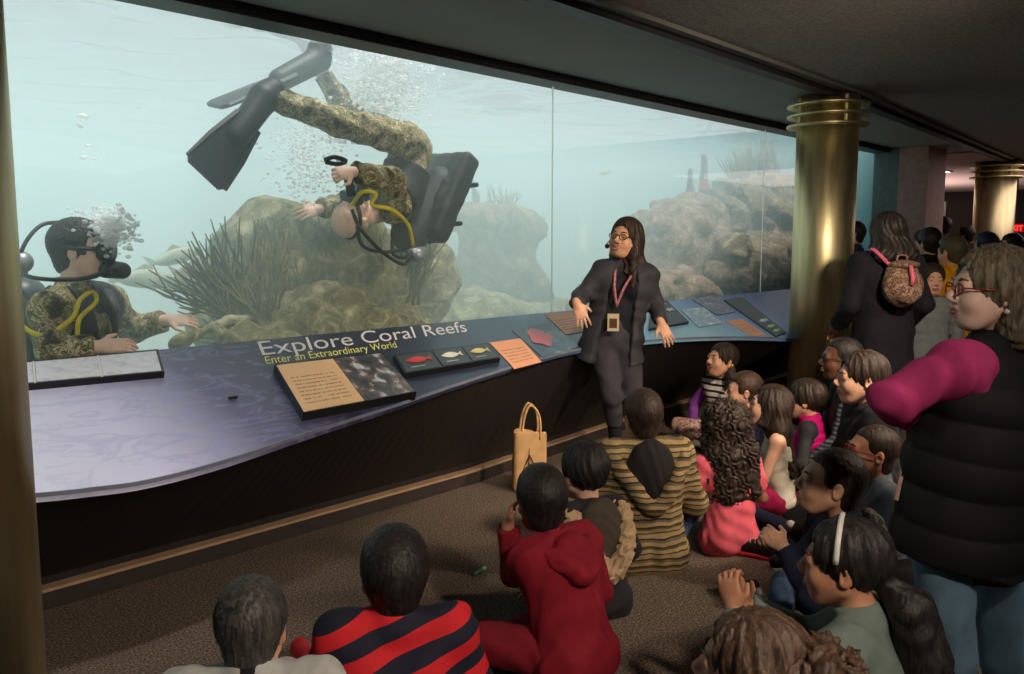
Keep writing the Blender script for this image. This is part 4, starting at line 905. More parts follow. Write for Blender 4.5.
# red hoodie
kid('child in a dark red hoodie raising one hand to the mouth', 541, 470, 42, .78, .98, sk_b, hr('short', h_blk, inf=.016, front=.06), dict(mat=red, name='hoodie', inf=.03, sinf=.024, hem=.03, fold=1.6), dict(mat=maroon, inf=.03, fold=1.5), dict(mat=sh_grey, sole=sh_white), hood=dict(mat=red, w=.105, drop=.17), lean=16, shw=.165, head=(-28, -2, 0), wl=V(-.10, .33, .62), pl=V(.25, .25, -1), wr=V(.12, .30, .25), hands=dict(L=dict(d=V(.25, -.1, .9), n=V(.6, -.6, .1), curl=55)), res=.006, seed=3)
# fur hood
kid('child with black hair and a dark coat whose hood is edged with tan fur', 584, 445, 28, .70, 1.0, sk_l, hr('bob', h_blk, inf=.015), dict(mat=cl('coat', (44, 42, 46)), name='coat', inf=.032, sinf=.026, hem=.06), dict(mat=black), hood=dict(mat=cl('hood_quilt', (70, 62, 52)), w=.15, tw=.17, drop=.34, r=.03, back=.095, fur=cl('fur', (196, 166, 130), bump=.9, bs=420)), lean=8, head=(0, 0, 0), res=.007, seed=4)
# striped hooded jacket
knit = stripe_mat('knit_stripes', [(160, 136, 96), (70, 60, 46), (178, 152, 108), (92, 84, 50), (58, 50, 44), (170, 142, 100), (112, 98, 70), (44, 38, 36)], 2, .088, .03, noise=.35, widths=[.2, .07, .17, .1, .07, .19, .12, .08])
kid('child in a tan and brown striped hooded jacket with short dark hair', 643, 393, 8, .91, 1.0, sk_m, hr('short', h_dk, inf=.015, front=.062), dict(mat=knit, name='striped_jacket', inf=.035, sinf=.028, hem=.05, fold=1.4), dict(mat=jeans), dict(mat=sh_grey, sole=sh_white), hood=dict(mat=cl('hood_lining', (40, 36, 36)), w=.13, tw=.18, drop=.28, r=.016, back=.085, rim=knit, rimr=.034, label='dark hood lining'), lean=4, head=(0, -4, 0), style='cross', res=.007, seed=5)
# pink top curly
kid('child with long curly dark hair and a bright pink top', 724, 405, 18, .74, 1.02, sk_b, hr('curly', h_dk, len=.20, n=110, inf=.03, w=.075, tip=.05), dict(mat=pinkt, name='pink_top', inf=.016, sleeve='short', hem=.05, fold=1.3), dict(mat=navy), lean=6, head=(10, 8, 0), res=.007, seed=6, style='side')
# purple sleeves girl (faces left and up)
purp = cl('purple_dots', (146, 76, 178))
zig = stripe_mat('white_black_bands', [(226, 222, 216), (40, 38, 44)], 2, .045, .012, widths=[.62, .38])
kid('smiling child with purple sleeves and a white banded dress leaning on the counter front', 722, 344, 128, .80, 1.06, sk_m, hr('pony', h_dk, inf=.010, knot=(-.075, -.035, -.045), tail=((-.01, .05, -.01), (-.02, .13, -.015), (-.03, .2, .0)), rs=(.03, .034, .03, .012), tie=mat('flower_yellow', (214, 190, 70), .6)), dict(mat=zig, smat=purp, name='dress', inf=.014, hem=.10), dict(mat=camo_mat('leggings_print', [(150, 110, 104), (196, 164, 150), (110, 84, 80)], 26.), name='leggings'), dict(mat=sh_blk, sole=sh_white), lean=2, head=(-14, 14, 0), style='cross', smile=True, seed=7, wl=V(-.12, .26, .26), wr=V(.30, .10, .10), pr=V(.8, -.4, 0), res=.006)
# blond-brown child with face in profile
kid('brown-haired child in a dark shirt sitting in front of the purple-sleeved child', 744, 373, 82, .70, .98, sk_l, hr('short', h_br, inf=.012), dict(mat=navy, sleeve='short', name='dark_shirt'), lean=4, head=(0, 4, 0), seed=8, wr=V(.16, .22, .24), wl=V(-.14, .24, .3), res=.006)
# tank top
kid('child with long dark hair, bare shoulder and a white tank top gazing up', 770, 386, 74, .76, 1.0, sk_l, hr('long', h_dk, len=.26, inf=.011, sway=V(.0, -.03, 0)), dict(mat=cl('tank_top', (206, 200, 184)), sleeve='none', name='tank_top', inf=.010, scoop=.085), dict(mat=wine, inf=.02), lean=5, head=(2, 16, 0), seed=9, wl=V(-.10, .32, .2), wr=V(.2, .2, .2), res=.006)
# magenta puffer
kid('child in a quilted magenta puffer vest with dark hair', 806, 381, 62, .70, .98, sk_m, hr('bob', h_dk, inf=.016), dict(mat=dgrey, name='shirt'), dict(mat=black), vest=dict(mat=magenta, inf=.035, quilt=.07, hem=.02), lean=4, head=(0, 2, 0), seed=10, res=.006)
plaid = stripe_mat('plaid', [(120, 120, 124), (58, 66, 82), (104, 112, 118), (44, 48, 56)], 2, .05, .008)
kid('child with glasses, close-cropped hair and plaid sleeves beside the brass column', 842, 338, 78, .92, 1.08, sk_d, hr('buzz', h_blk, inf=.003, amp=.001), dict(mat=dgrey, smat=plaid, name='dark_vest_top', inf=.02), dict(mat=black), glasses=gl_blk, lean=4, head=(6, 4, 0), style='kneel', pz=.22, seed=11, res=.006)
kid('child with a brown ponytail, flower hair tie and dark jacket looking left', 862, 353, 86, .86, 1.08, sk_l, hr('pony', h_dk, inf=.012, knot=(0, -.115, -.02), tail=((.03, .03, 0), (.05, .12, 0), (.04, .2, 0)), tie=mat('flower_pale', (206, 196, 170), .6)), dict(mat=cl('jacket_charcoal', (44, 44, 46)), name='dark_jacket', inf=.028, sinf=.022), dict(mat=black), lean=5, head=(0, 4, 0), style='kneel', pz=.30, seed=12, res=.006)
kid('child with red-framed glasses, shaved head and grey top beside the puffer vest', 873, 426, 84, .74, 1.0, sk_b, hr('buzz', h_dk, inf=.003, amp=.001), dict(mat=cl('grey_blue', (86, 94, 104)), name='grey_top', inf=.018), dict(mat=navy), glasses=gl_red, lean=4, head=(0, 8, 0), style='hug', seed=13, res=.006)
def fixN(J, loc, rz):
    for q, (kx, ky), (ax, ay), kz, d in (('L', (772, 574), (748, 556), .22, 0), ('R', (790, 545), (765, 552), .24, 0)):
        pass
camo_g = camo_mat('print_grey', [(62, 66, 66), (140, 132, 112), (92, 92, 86), (44, 48, 52)], 16.)
kid('child with very short dark hair and a printed dark jacket, hands together, looking up left', 832, 450, 80, .84, 1.03, sk_m, hr('buzz', h_dk, inf=.006, amp=.002, front=.078), dict(mat=navy, smat=navy, name='jacket', inf=.022), dict(mat=jeans), dict(mat=sh_blk, sole=sh_white), hood=dict(mat=camo_g, w=.11, drop=.18), lean=10, head=(0, 10, 0), style='cross', seed=14, wl=V(-.06, .34, .47), wr=V(.06, .34, .45), hands=dict(L=dict(d=V(.5, .6, .4), n=V(.5, -.3, -.6), curl=60), R=dict(d=V(-.5, .6, .4), n=V(-.5, -.3, -.6), curl=60)), res=.005)
kid('child with a white headband and long dark ponytail, hands held up together', 846, 522, 52, .85, 1.0, sk_b, hr('pony', h_blk, inf=.012, band=mat('band_white', (206, 200, 190), .6), knot=(0, -.105, -.03), tail=((.06, .06, 0), (.10, .20, 0), (.10, .40, .0)), rs=(.03, .06, .07, .04)), dict(mat=sage, name='sage_shirt', inf=.018, sleeve='long'), dict(mat=black), lean=8, head=(12, 2, 0), seed=15, wl=V(-.10, .44, .54), wr=V(.06, .47, .50), pl=V(-.8, -.2, -.7), pr=V(.6, -.2, -.8), hands=dict(L=dict(d=V(.15, .3, .9), n=V(.9, 0, 0), curl=50), R=dict(d=V(-.25, .35, .9), n=V(-.9, .0, .1), curl=40)), res=.005)
kid('child with straight brown hair and pale face at the bottom edge of the photo', 752, 616, 62, .84, .98, sk_l, hr('long', h_br, len=.2, inf=.012), dict(mat=dgrey, name='dark_top', inf=.02), dict(mat=black), lean=6, head=(6, 6, 0), seed=16)
kid('child at the bottom edge with wavy brown hair, mostly out of frame', 816, 650, 30, .80, .90, sk_l, hr('curly', h_br, len=.06, n=60, inf=.012), dict(mat=black, name='dark_top', inf=.02), dict(mat=black), lean=6, seed=17)
# ---- things on the floor
def tote():
    p = floor_at(530, 5.0); t = empty('tote_bag', 'tan cotton tote bag with a palm drawing and two loop handles, standing by the counter', 'bag', p, heading(180)+.15); w, d, h = .10, .05, .37
    S = SDF(); S.box((0, 0, h/2+.005), (w, d, h/2), None, .02, .02); S.box((0, 0, h+.02), (w-.008, d-.012, .05), None, .01, .01, -1); S.noise = folds(.006, 28, 3); S.namp = .01
    m = mat('tote_canvas', (198, 156, 108), .9, bump=.3, bs=500); S.build('bag_body', m, t, .006)
    for y in (-d+.004, d-.004):
        q = MB(); q.tube(spline([(-.055, y, h-.05), (-.058, y, h+.03), (-.045, y*.9, h+.11), (-.0, y*.8, h+.155), (.03, y*.9, h+.11), (.05, y, h+.02), (.05, y, h-.05)], 5), .0075, 6); q.build('handle', m, t, True)
    q = MB()
    for pts in ([(.01, .05), (.015, .14), (.01, .24)], [(.01, .20), (-.03, .12), (-.05, .06)], [(.012, .19), (.04, .13), (.055, .08)], [(.012, .15), (-.01, .10), (-.022, .05)], [(.014, .14), (.03, .10), (.035, .06)]):
        q.tube([(x, d+.007, z+.03) for x, z in pts], [.0035, .003, .0015], 5)
    q.build('palm_print', mat('print_brown', (60, 40, 28), .8), t)
tote()
p = on_z(480, 571, .008); t = empty('marker_pen', 'small green marker pen lying on the carpet left of the red hoodie', 'pen', p, .2)
MB().tube([(-.045, 0, 0), (.02, 0, 0)], .007, 10).build('barrel', mat('pen_green', (60, 176, 130), .4), t, True); MB().tube([(.02, 0, 0), (.045, 0, 0)], .0082, 10).build('cap', mat('pen_cap', (150, 220, 190), .4), t, True)
def loose_shoe(px, py, rz, label, m, m2):
    p = on_z(px, py, 0); t = empty('sneaker', label, 'shoe', p, rz); S = SDF(); S.cone((0, -.09, .045), (0, .09, .04), .042, .036, .03); S.cone((0, -.06, .05), (0, -.055, .085), .042, .038, .03); S.half((0, 0, .018), (0, 0, -1), .004); S.ell((0, -.055, .11), (.028, .045, .04), None, .005, -1); S.build('upper', m, t, .006)
    Z = SDF(); Z.cone((0, -.095, .012), (0, .10, .012), .046, .040, .02); Z.half((0, 0, .002), (0, 0, -1), .002); Z.half((0, 0, .024), (0, 0, 1), .003); Z.build('sole', m2, t, .006)
    q = MB()
    for y in (-.005, .02, .045): q.tube([(-.026, y, .074-(y+.005)*.1), (0, y+.004, .083-(y+.005)*.1), (.026, y, .074-(y+.005)*.1)], .0035, 6)
    q.build('laces', mat('laces', (190, 186, 180), .8), t, True)
loose_shoe(1016, 572, heading(70), 'grey and red sneaker on the carpet at the right edge of the photo', sh_grey, sh_red)
loose_shoe(742, 600, heading(20), 'dark sneaker on the carpet left of the clapping hands', sh_blk, mat('sole_grey', (90, 90, 92), .6))
loose_shoe(755, 556, heading(60), 'dark sneaker with red sole on the carpet below the pink top', sh_blk, sh_red)
def heap(px, py, label, m, r, seed, cat='jacket', name='folded_jacket'):
    p = on_z(px, py, 0); S = SDF()
    S.ell(p+V(0, 0, .06), V(*r), None, .05); S.ell(p+V(.08, -.06, .05), V(r[0]*.7, r[1]*.8, r[2]*.8), None, .06); S.ell(p+V(-.10, .05, .05), V(r[0]*.6, r[1]*.7, r[2]*.8), None, .06); S.half((0, 0, .004), (0, 0, -1), .004); f = folds(.018, 26, seed); S.noise = f; S.namp = .03
    tag(S.build(name, m, None, .009), label, cat)
heap(897, 556, 'bright blue jacket bundled on the carpet beside the jeans of the woman in the vest', cl('blue_jacket', (40, 66, 170)), (.09, .09, .16), 3)
heap(915, 600, 'black coat bundled on the carpet beside the jeans of the woman in the vest', black, (.16, .12, .09), 5)
# ------------------------------------------------------------------ adults
def pix(dct, loc, rz): return {k: local(at(*v), loc, rz) for k, v in dct.items()}
def jacket(root, J, s, m, inf=.035, sinf=.028, hem=.16, opn=.06, res=.007, name='jacket', quilt=0, collar=.05, seed=0):
    T = SDF(); torso(T, J, s, inf*s); hx = nrm(J['HR']-J['HL']); up = nrm(J['NB']-J['P']); lx = nrm(J['SR']-J['SL']); fw = nrm(np.cross(up, lx))
    for x in (-1, 1): T.cone(J['P']+hx*x*.06*s, J['P']+hx*x*.09*s-up*hem*s, .10*s+inf*s, .115*s+inf*s, .05*s, flat=True)
    for q in 'LR':
        T.cone(J['S'+q], J['E'+q], .048*s+sinf*s, .040*s+sinf*s, .035*s); T.cone(J['E'+q], J['E'+q]+(J['W'+q]-J['E'+q])*.92, .040*s+sinf*s, .030*s+sinf*s, .02*s, flat=True)
    n0 = nrm(J['HC']-J['NB']); T.cone(J['NB']-n0*.03*s, J['NB']+n0*collar*s, .080*s, .085*s, .02*s, flat=True); T.cone(J['NB'], J['NB']+n0*.2*s, .060*s, .066*s, .01*s, -1)
    if opn: T.cone(J['NB']+fw*.13*s+up*.05*s, J['P']+fw*.19*s-up*.30*s, opn*s*.8, opn*s*1.7, .01*s, -1)
    if opn: T.cone(J['NB']+fw*.15*s+up*.10*s, J['NB']+fw*.13*s-up*.12*s, .085*s, .07*s, .01*s, -1)
    T.noise = folds(.006*s, 36/s, seed); T.namp = .012; return T.build(name, m, root, res)
# presenter
loc = floor_at(618, 5.5); rz = heading(168)
J = pix(dict(P=(613, 335, 5.5), NB=(626, 264, 5.5), HC=(625, 239, 5.46), SR=(604, 273, 5.5), SL=(645, 276, 5.5), ER=(581, 296, 5.42), WR=(577, 304, 5.20), EL=(655, 303, 5.52), WL=(661, 323, 5.34), HR=(602, 343, 5.5), HL=(626, 343, 5.5), KR=(612, 396, 5.36), KL=(633, 396, 5.42), AR=(617, 457, 5.48), AL=(637, 458, 5.5), TR=(609, 472, 5.34), TL=(641, 474, 5.36)), loc, rz)
HRp = rotm(yaw=-20, pitch=10, roll=-9)
Wd = lambda a, b: nrm(local(at(*b), loc, rz)-local(at(*a), loc, rz))
pre = fig('presenter', 'laughing woman in a dark jacket with glasses and headset, leaning on the counter', 'person', loc, rz, J, .97, 1.10, HRp, sk_m, fem=True, smile=True,
    hands=dict(R=dict(d=Wd((577, 304, 5.2), (583, 320, 5.16)), n=V(.25, -1, -.1), curl=14, spread=2.2), L=dict(d=Wd((661, 323, 5.34), (669, 340, 5.30)), n=V(.3, -.8, -.2), curl=12, spread=1.6)),
    top=dict(mat=cl('navy_shirt', (34, 34, 42)), name='dark_shirt', inf=.002, hem=.0, sleeve='none', scoop=.07, fold=.6), bottom=dict(mat=cl('trousers_charcoal', (58, 56, 62)), inf=.016, len=.45), shoes=dict(mat=cl('boots', (36, 32, 34)), cuff=.30, sole=sh_blk), hair=hr('long', h_dk, len=.10, inf=.012, w=.040, tip=.02, side=True, sides=(-1,), sidelen=.20, sway=V(-.06, .03, 0)), glasses=gl_blk, res=.0055, seed=20, group=None)
jacket(pre, J, .97, cl('jacket_graphite', (56, 56, 62), rough=.7), .034, .019, .19, .085, .0065, seed=21)
fw = V(0, 1, 0); up = nrm(J['NB']-J['P']); rt = nrm(J['SR']-J['SL'])
c0 = J['NB']+V(0, .10, -.03); b0 = J['P']+up*.10+V(-.0, .165, 0)
q = MB(); 
for x in (-1, 1): q.tube(spline([J['NB']+rt*x*.07+V(0, -.02, .01), J['NB']+rt*x*.06+V(0, .085, -.04), J['NB']*.55+b0*.45+rt*x*.03+V(0, .095, .02), J['P']+up*.20+V(0, .145, 0)], 5), .009, 6)
q.build('lanyard', mat('lanyard', (170, 106, 112), .7, var=.4, vs=60), pre, True)
bd = J['P']+up*.10+V(.0, .175, 0); q = MB(); q.slab([bd+V(x, .004, z) for x, z in ((-.036, -.055), (.036, -.055), (.036, .055), (-.036, .055))], [bd+V(x, -.003, z) for x, z in ((-.036, -.055), (.036, -.055), (.036, .055), (-.036, .055))]); bo = q.build('badge', mat('badge_card', (196, 182, 150), .4, var=0), pre); q = MB(); q.slab([bd+V(x, .0055, z) for x, z in ((-.024, -.035), (.024, -.035), (.024, .025), (-.024, .025))], [bd+V(x, .004, z) for x, z in ((-.024, -.035), (.024, -.035), (.024, .025), (-.024, .025))]); q.build('badge_photo', mat('badge_dark', (84, 62, 46), .4), bo)
Pp = lambda x, y, z: J['HC']+HRp@(V(x, y, z)*1.1)
q = MB(); q.tube(spline([Pp(.085, -.01, .03), Pp(.088, .02, -.03), Pp(.075, .08, -.065), Pp(.045, .115, -.07)], 5), .003, 6); mb_ = q.build('microphone_boom', gl_blk, pre, True); MB().ball(Pp(.042, .118, -.07), .015, 10, 8).build('foam_tip', mat('foam', (20, 20, 20), .95), mb_, True)
q = MB(); q.slab([J['P']+up*.34+V(x, .155, z) for x, z in ((-.13, 0), (-.06, 0), (-.06, .014), (-.13, .014))], [J['P']+up*.34+V(x, .150, z) for x, z in ((-.13, 0), (-.06, 0), (-.06, .014), (-.13, .014))])
# woman at right
loc = floor_at(975, 2.5); rz = heading(62)
J = pix(dict(P=(966, 520, 2.52), NB=(1000, 354, 2.5), HC=(990, 291, 2.48), SL=(962, 368, 2.38), SR=(1048, 366, 2.66), EL=(893, 400, 2.44), WL=(935, 420, 2.72), ER=(975, 428, 2.86), WR=(930, 402, 2.72), HL=(942, 548, 2.46), HR=(996, 548, 2.6), KL=(952, 660, 2.44), KR=(1002, 655, 2.62), AL=(962, 752, 2.5), AR=(1008, 745, 2.66), TL=(925, 765, 2.6), TR=(972, 758, 2.76)), loc, rz)
lady = fig('woman', 'woman with glasses, pink sleeves and black puffer vest standing at the right edge', 'person', loc, rz, J, 1.0, 1.03, rotm(yaw=24, pitch=5, roll=0), sk_p, fem=True, hands=dict(L=dict(curl=30, n=V(0, 0, -1)), R=dict(curl=30, n=V(0, 0, -1))),
    top=dict(mat=cl('pink_sleeve', (176, 54, 108), rough=.8), name='pink_shirt', inf=.012, sinf=.022, fold=2.2), bottom=dict(mat=jeans_l, inf=.012, name='jeans'), shoes=dict(mat=sh_grey, sole=sh_white), hair=hr('long', h_gr, len=.0, inf=.014, w=.050, tip=.045, side=False, res=.005), glasses=gl_red, vest=dict(mat=cl('vest_black', (30, 29, 32), rough=.7), inf=.055, belly=.015, hem=.12, collar=.05, quilt=.11, shl=.50), res=.006, seed=30)
q = MB(); q.ball(J['HC']+rotm(yaw=24, pitch=5)@V(-.090, -.012, -.052), .008, 10, 8); q.build('earring', mat('pearl', (220, 216, 206), .3, var=0), lady, True)
q = MB(); a = local(at(901, 476, 2.28), loc, rz); b_ = local(at(896, 500, 2.27), loc, rz); q.tube([a, b_], .006, 6); q.build('zip_pull', mat('zip', (150, 120, 110), .4), lady)
# ---- standing bystanders
def stand(s=1., hs=1., head=(0, 0, 0), armbend=.1):
    J = dict(P=V(0, 0, .93)*s, NB=V(0, .0, 1.42)*s)
    for q, x in (('L', -1), ('R', 1)):
        J['S'+q] = V(x*.175, 0, 1.375)*s; J['H'+q] = V(x*.088, 0, .91)*s; J['K'+q] = V(x*.095, .02, .49)*s; J['A'+q] = V(x*.10, -.02, .085)*s; J['T'+q] = V(x*.12, .13, .035)*s
        J['E'+q], J['W'+q] = ik(J['S'+q], V(x*.25, .10+armbend, .90+armbend)*s, .285*s, .245*s, V(x*.4, -1, -.2))
    J['HC'] = J['NB']+V(0, .02, .155*hs); return J, rotm(*head)
def bystander(label, px, ytop, Z, phi, skn, hair, topm, botm, head=(0, 0, 0), res=.010, hs=1., hood=None, cat='person', name='person', hem=.08, **k):
    top = at(px, ytop, Z); s = (top[2]-.283*hs)/1.42; J, HR = stand(s, hs, head, k.pop('armbend', .05)); loc = (top[0], top[1], 0)
    return fig(name, label, cat, loc, heading(phi), J, s, hs, HR, skn, top=dict(mat=topm, name='coat', inf=.03, sinf=.025, hem=hem), bottom=dict(mat=botm), shoes=dict(mat=sh_blk), hair=hair, hood=hood, res=res, **k), J, loc, heading(phi)
r_, J, loc, rz = bystander('person in a long black coat seen from behind, wearing a small floral backpack', 889, 214, 5.6, 8, sk_b, hr('long', h_blk, len=.04, inf=.026, w=.065, tip=.06), cl('coat_black', (28, 26, 34)), navy, res=.009, hs=1.02, hem=.42, seed=40)
def backpack(J, loc, rz):
    w = lambda p: p
    t = empty('backpack', 'small tan floral backpack with pink straps, worn over the long black coat', 'backpack', loc, rz); c = J['NB']+V(-.02, -.22, -.17)
    m = camo_mat('floral', [(120, 94, 76), (78, 56, 48), (146, 124, 104), (104, 60, 58)], 30.); S = SDF(); S.ell(c, (.135, .075, .13), None, .03); S.ell(c+V(0, .01, .10), (.095, .055, .06), None, .03); S.ell(c+V(0, -.055, -.035), (.10, .04, .07), None, .02); S.noise = folds(.006, 60, 3); S.namp = .01; S.build('bag', m, t, .008)
    S = SDF(); S.ell(c+V(0, -.01, .135), (.10, .065, .03), None, .02); S.build('flap', m, t, .008); MB().tube([c+V(0, -.075, .13), c+V(0, -.105, .06), c+V(0, -.10, .01)], .014, 6).build('pink_strap', mat('strap_pink', (206, 96, 124), .7), t, True)
    q = MB(); q.tube(spline([c+V(-.03, .02, .14), c+V(-.03, .02, .19), c+V(.03, .02, .19), c+V(.03, .02, .14)], 5), .008, 6); q.build('top_loop', m, t, True)
    for x in (-1, 1):
        q = MB(); q.tube(spline([c+V(x*.06, .05, .13), c+V(x*.11-.03, .12, .23), J['NB']+V(x*.13, -.02, .012), J['NB']+V(x*.14, .09, -.05), J['NB']+V(x*.15, .10, -.2)], 5), .013, 6); q.build('shoulder_strap', mat('strap_pink', (206, 96, 124), .7), t, True)
backpack(J, loc, rz)
bystander('standing child in a grey denim jacket facing the camera right of the backpack', 933, 263, 6.5, 160, sk_l, hr('pony', h_dk, inf=.012), cl('denim_grey', (120, 128, 130)), dgrey, head=(10, 0, 0), hs=1., cat='child', name='child', seed=41, res=.008)
BY = (('dark-haired person beyond the brass column watching the tank', 856, 222, 9.0, 70, sk_m, hr('short', h_blk, inf=.016), navy, black),
      ('person with brown hair and ochre top partly hidden by the brass column', 846, 250, 8.2, 40, sk_m, hr('long', h_br, len=.2), cl('ochre', (150, 104, 40)), navy),
      ('person in a dark coat and dark cap left of the yellow jacket', 931, 229, 8.0, 10, sk_m, hr('short', h_blk, inf=.026), black, black),
      ('small distant man facing the camera below the notice board', 922, 230, 10.5, 175, sk_l, hr('short', h_blk, inf=.010), dgrey, black),
      ('tall dark-haired person behind the yellow jacket', 944, 217, 11.6, 20, sk_m, hr('short', h_blk, inf=.018), dgrey, black),
      ('person in a bright yellow jacket and olive cap in the crowd', 954, 236, 6.9, 25, sk_m, hr('short', hair_mat('cap_olive', (70, 64, 44), (92, 86, 62)), inf=.020), cl('yellow_jacket', (226, 160, 20)), black),
      ('person with a navy beanie behind the head of the woman in the vest', 988, 233, 8.6, 30, sk_m, hr('short', hair_mat('beanie_navy', (34, 38, 58), (64, 66, 84)), inf=.022), dgrey, black),
      ('dark-haired person right of the farther brass column at the photo edge', 1014, 234, 9.6, 60, sk_l, hr('short', h_blk, inf=.016), black, black),
      ('distant person with brown hair between the beanie and the right edge', 1003, 240, 11.5, -10, sk_m, hr('long', h_dk, len=.15), dgrey, black),
      ('distant person in a dark coat against the hall wall left of the far column', 968, 226, 12., 30, sk_m, hr('short', h_blk, inf=.014), black, black))
for i, a in enumerate(BY): bystander(*a, seed=50+i, res=.012)
# ------------------------------------------------------------------ divers
dcam = camo_mat('camouflage', [(52, 46, 32), (96, 92, 62), (160, 146, 110), (84, 84, 56), (196, 184, 150), (122, 106, 76)], 12.); neo = mat('neoprene', (30, 31, 34), .6, var=.1); metal = mat('regulator_steel', (150, 154, 158), .45, .6, var=.05); hose_k = mat('hose_black', (28, 28, 30), .45); hose_y = mat('hose_yellow', (214, 196, 40), .45); fin_m = mat('fin_rubber', (34, 34, 36), .55)
def pv(d, loc, rz=0): return {k: on_y(*v)-np.array(loc) for k, v in d.items()}
def face_gear(root, J, HR, hs, hoses=()):
    P = lambda x, y, z: J['HC']+HR@(V(x, y, z)*hs); m = SDF()
    m.box(P(0, .105, .002), V(.072, .030, .036)*hs, HR, .02*hs, .01); m.ell(P(0, .118, -.028), V(.022, .022, .02)*hs, HR, .012); mk = m.build('diving_mask', hose_k, root, .006*hs)
    q = MB(); 
    for x in (-1, 1): q.ball(P(x*.033, .134, .004), V(.027, .004, .024)*hs, 14, 8, HR)
    q.build('lens', mat('mask_lens', (96, 120, 128), .08, var=0), mk, True)
    q = MB(); q.tube([P(.088*math.cos(t), -.005+.115*math.sin(t), .012+.02*(math.sin(t) < 0)*abs(math.sin(t))) for t in np.linspace(0, 2*math.pi, 28)[:-1]], .010*hs, 6, True); q.build('mask_strap', hose_k, mk, True)
    s = SDF(); s.cone(P(0, .10, -.072), P(0, .165, -.078), .040*hs, .036*hs, .02); s.cone(P(-.05, .14, -.078), P(.05, .14, -.078), .02*hs, .02*hs, .02); rg = s.build('regulator', hose_k, root, .006*hs)
    MB().ball(P(0, .172, -.078), V(.026, .008, .026)*hs, 14, 8, HR).build('purge_cover', metal, rg, True)
def hose(root, pts, m, r=.013, name='hose'):
    q = MB(); q.tube(spline(pts, 7), r, 8); return q.build(name, m, root, True)
# diver at left, seen from the chest up
loc = on_y(70, 700, 4.62)*V(1, 1, 0); loc[2] = .052
s = 1.18; hs = 1.22
D1 = dict(HC=(80, 251, 4.62), NB=(72, 291, 4.62), P=(82, 402, 4.72), SR=(50, 311, 4.50), SL=(108, 302, 4.95), ER=(52, 352, 4.36), WR=(98, 347, 4.25), EL=(132, 330, 4.98), WL=(166, 320, 4.80), HR=(70, 408, 4.62), HL=(95, 405, 4.85), KR=(120, 440, 4.62), KL=(140, 435, 4.9), AR=(95, 520, 4.8), AL=(110, 510, 5.0), TR=(120, 540, 4.8), TL=(140, 530, 5.0))
J = pv(D1, loc); ce = CAMANG-math.pi/2; yawR = math.degrees(CAMANG)-90-90
HR1 = rotm(yaw=yawR+12, pitch=-2)
d1 = fig('diver', 'diver in camouflage at the left of the tank resting an arm on the sill', 'diver', loc, 0, J, s, hs, HR1, sk_p, hands=dict(R=dict(d=on_y(122, 345, 4.22)-on_y(98, 347, 4.25), n=V(0, .65, -.75), curl=22), L=dict(d=on_y(182, 320, 4.76)-on_y(166, 320, 4.8), n=V(.1, .7, -.7), curl=20)), top=dict(mat=dcam, name='camouflage_shirt', inf=.022, sinf=.024, collar=.05), bottom=dict(mat=dcam), shoes=dict(mat=neo), hair=hr('short', h_blk, inf=.018, amp=.006), res=.007, seed=60, eyes=True)
face_gear(d1, J, HR1, hs)
def bcd(root, J, s, res=.009, cut=0.):
    T = SDF(); torso(T, J, s, .040*s); up = nrm(J['NB']-J['P']); lx = nrm(J['SR']-J['SL']); fw = nrm(np.cross(up, lx))
    T.cone(J['NB']+fw*.20*s+up*.06*s, J['NB']*.45+J['P']*.55+fw*.20*s, .105*s, .09*s, .02*s, -1)
    for q in 'LR': T.ell(J['S'+q]+fw*.0, V(.105, .105, .125)*s, None, .03*s, -1)
    if cut: T.half(J['P']+(J['NB']-J['P'])*cut, -up, .02)
    T.cone(J['NB']+up*.02*s, J['HC'], .085*s, .09*s, .02*s, -1); return T.build('buoyancy_vest', neo, root, res)
bcd(d1, J, s)
L = lambda px, py, y: on_y(px, py, y)-np.array(loc)
hose(d1, [L(40, 306, 4.85), L(18, 285, 4.75), L(22, 250, 4.7), L(40, 226, 4.72), L(62, 222, 4.75)], hose_k, .0105)
hose(d1, [L(12, 268, 4.75), L(35, 278, 4.5), L(80, 279, 4.38), L(108, 270, 4.40), L(116, 265, 4.46)], hose_k, .0105)
hose(d1, [L(15, 275, 4.75), L(14, 300, 4.55), L(22, 325, 4.45), L(45, 335, 4.36), L(72, 318, 4.36), L(80, 300, 4.38), L(92, 292, 4.40), L(96, 302, 4.38), L(80, 318, 4.33), L(77, 335, 4.33)], hose_y, .0115)
q = MB(); q.tube([L(8, 262, 4.78), L(26, 262, 4.72)], .045, 12); q.tube([L(14, 274, 4.76), L(24, 270, 4.72)], .03, 10); q.ball(L(22, 262, 4.72), .055, 12, 8); q.build('first_stage', metal, d1, True)
S = SDF(); S.cone(L(22, 300, 4.95), L(36, 400, 4.98), .13, .13, .05); S.build('air_tank', mat('cylinder_paint', (60, 62, 64), .4), d1, .012)
q = MB(); q.tube(spline([L(106, 288, 4.45), L(112, 300, 4.42), L(117, 312, 4.42)], 4), .022, 8); q.build('inflator', metal, d1, True)
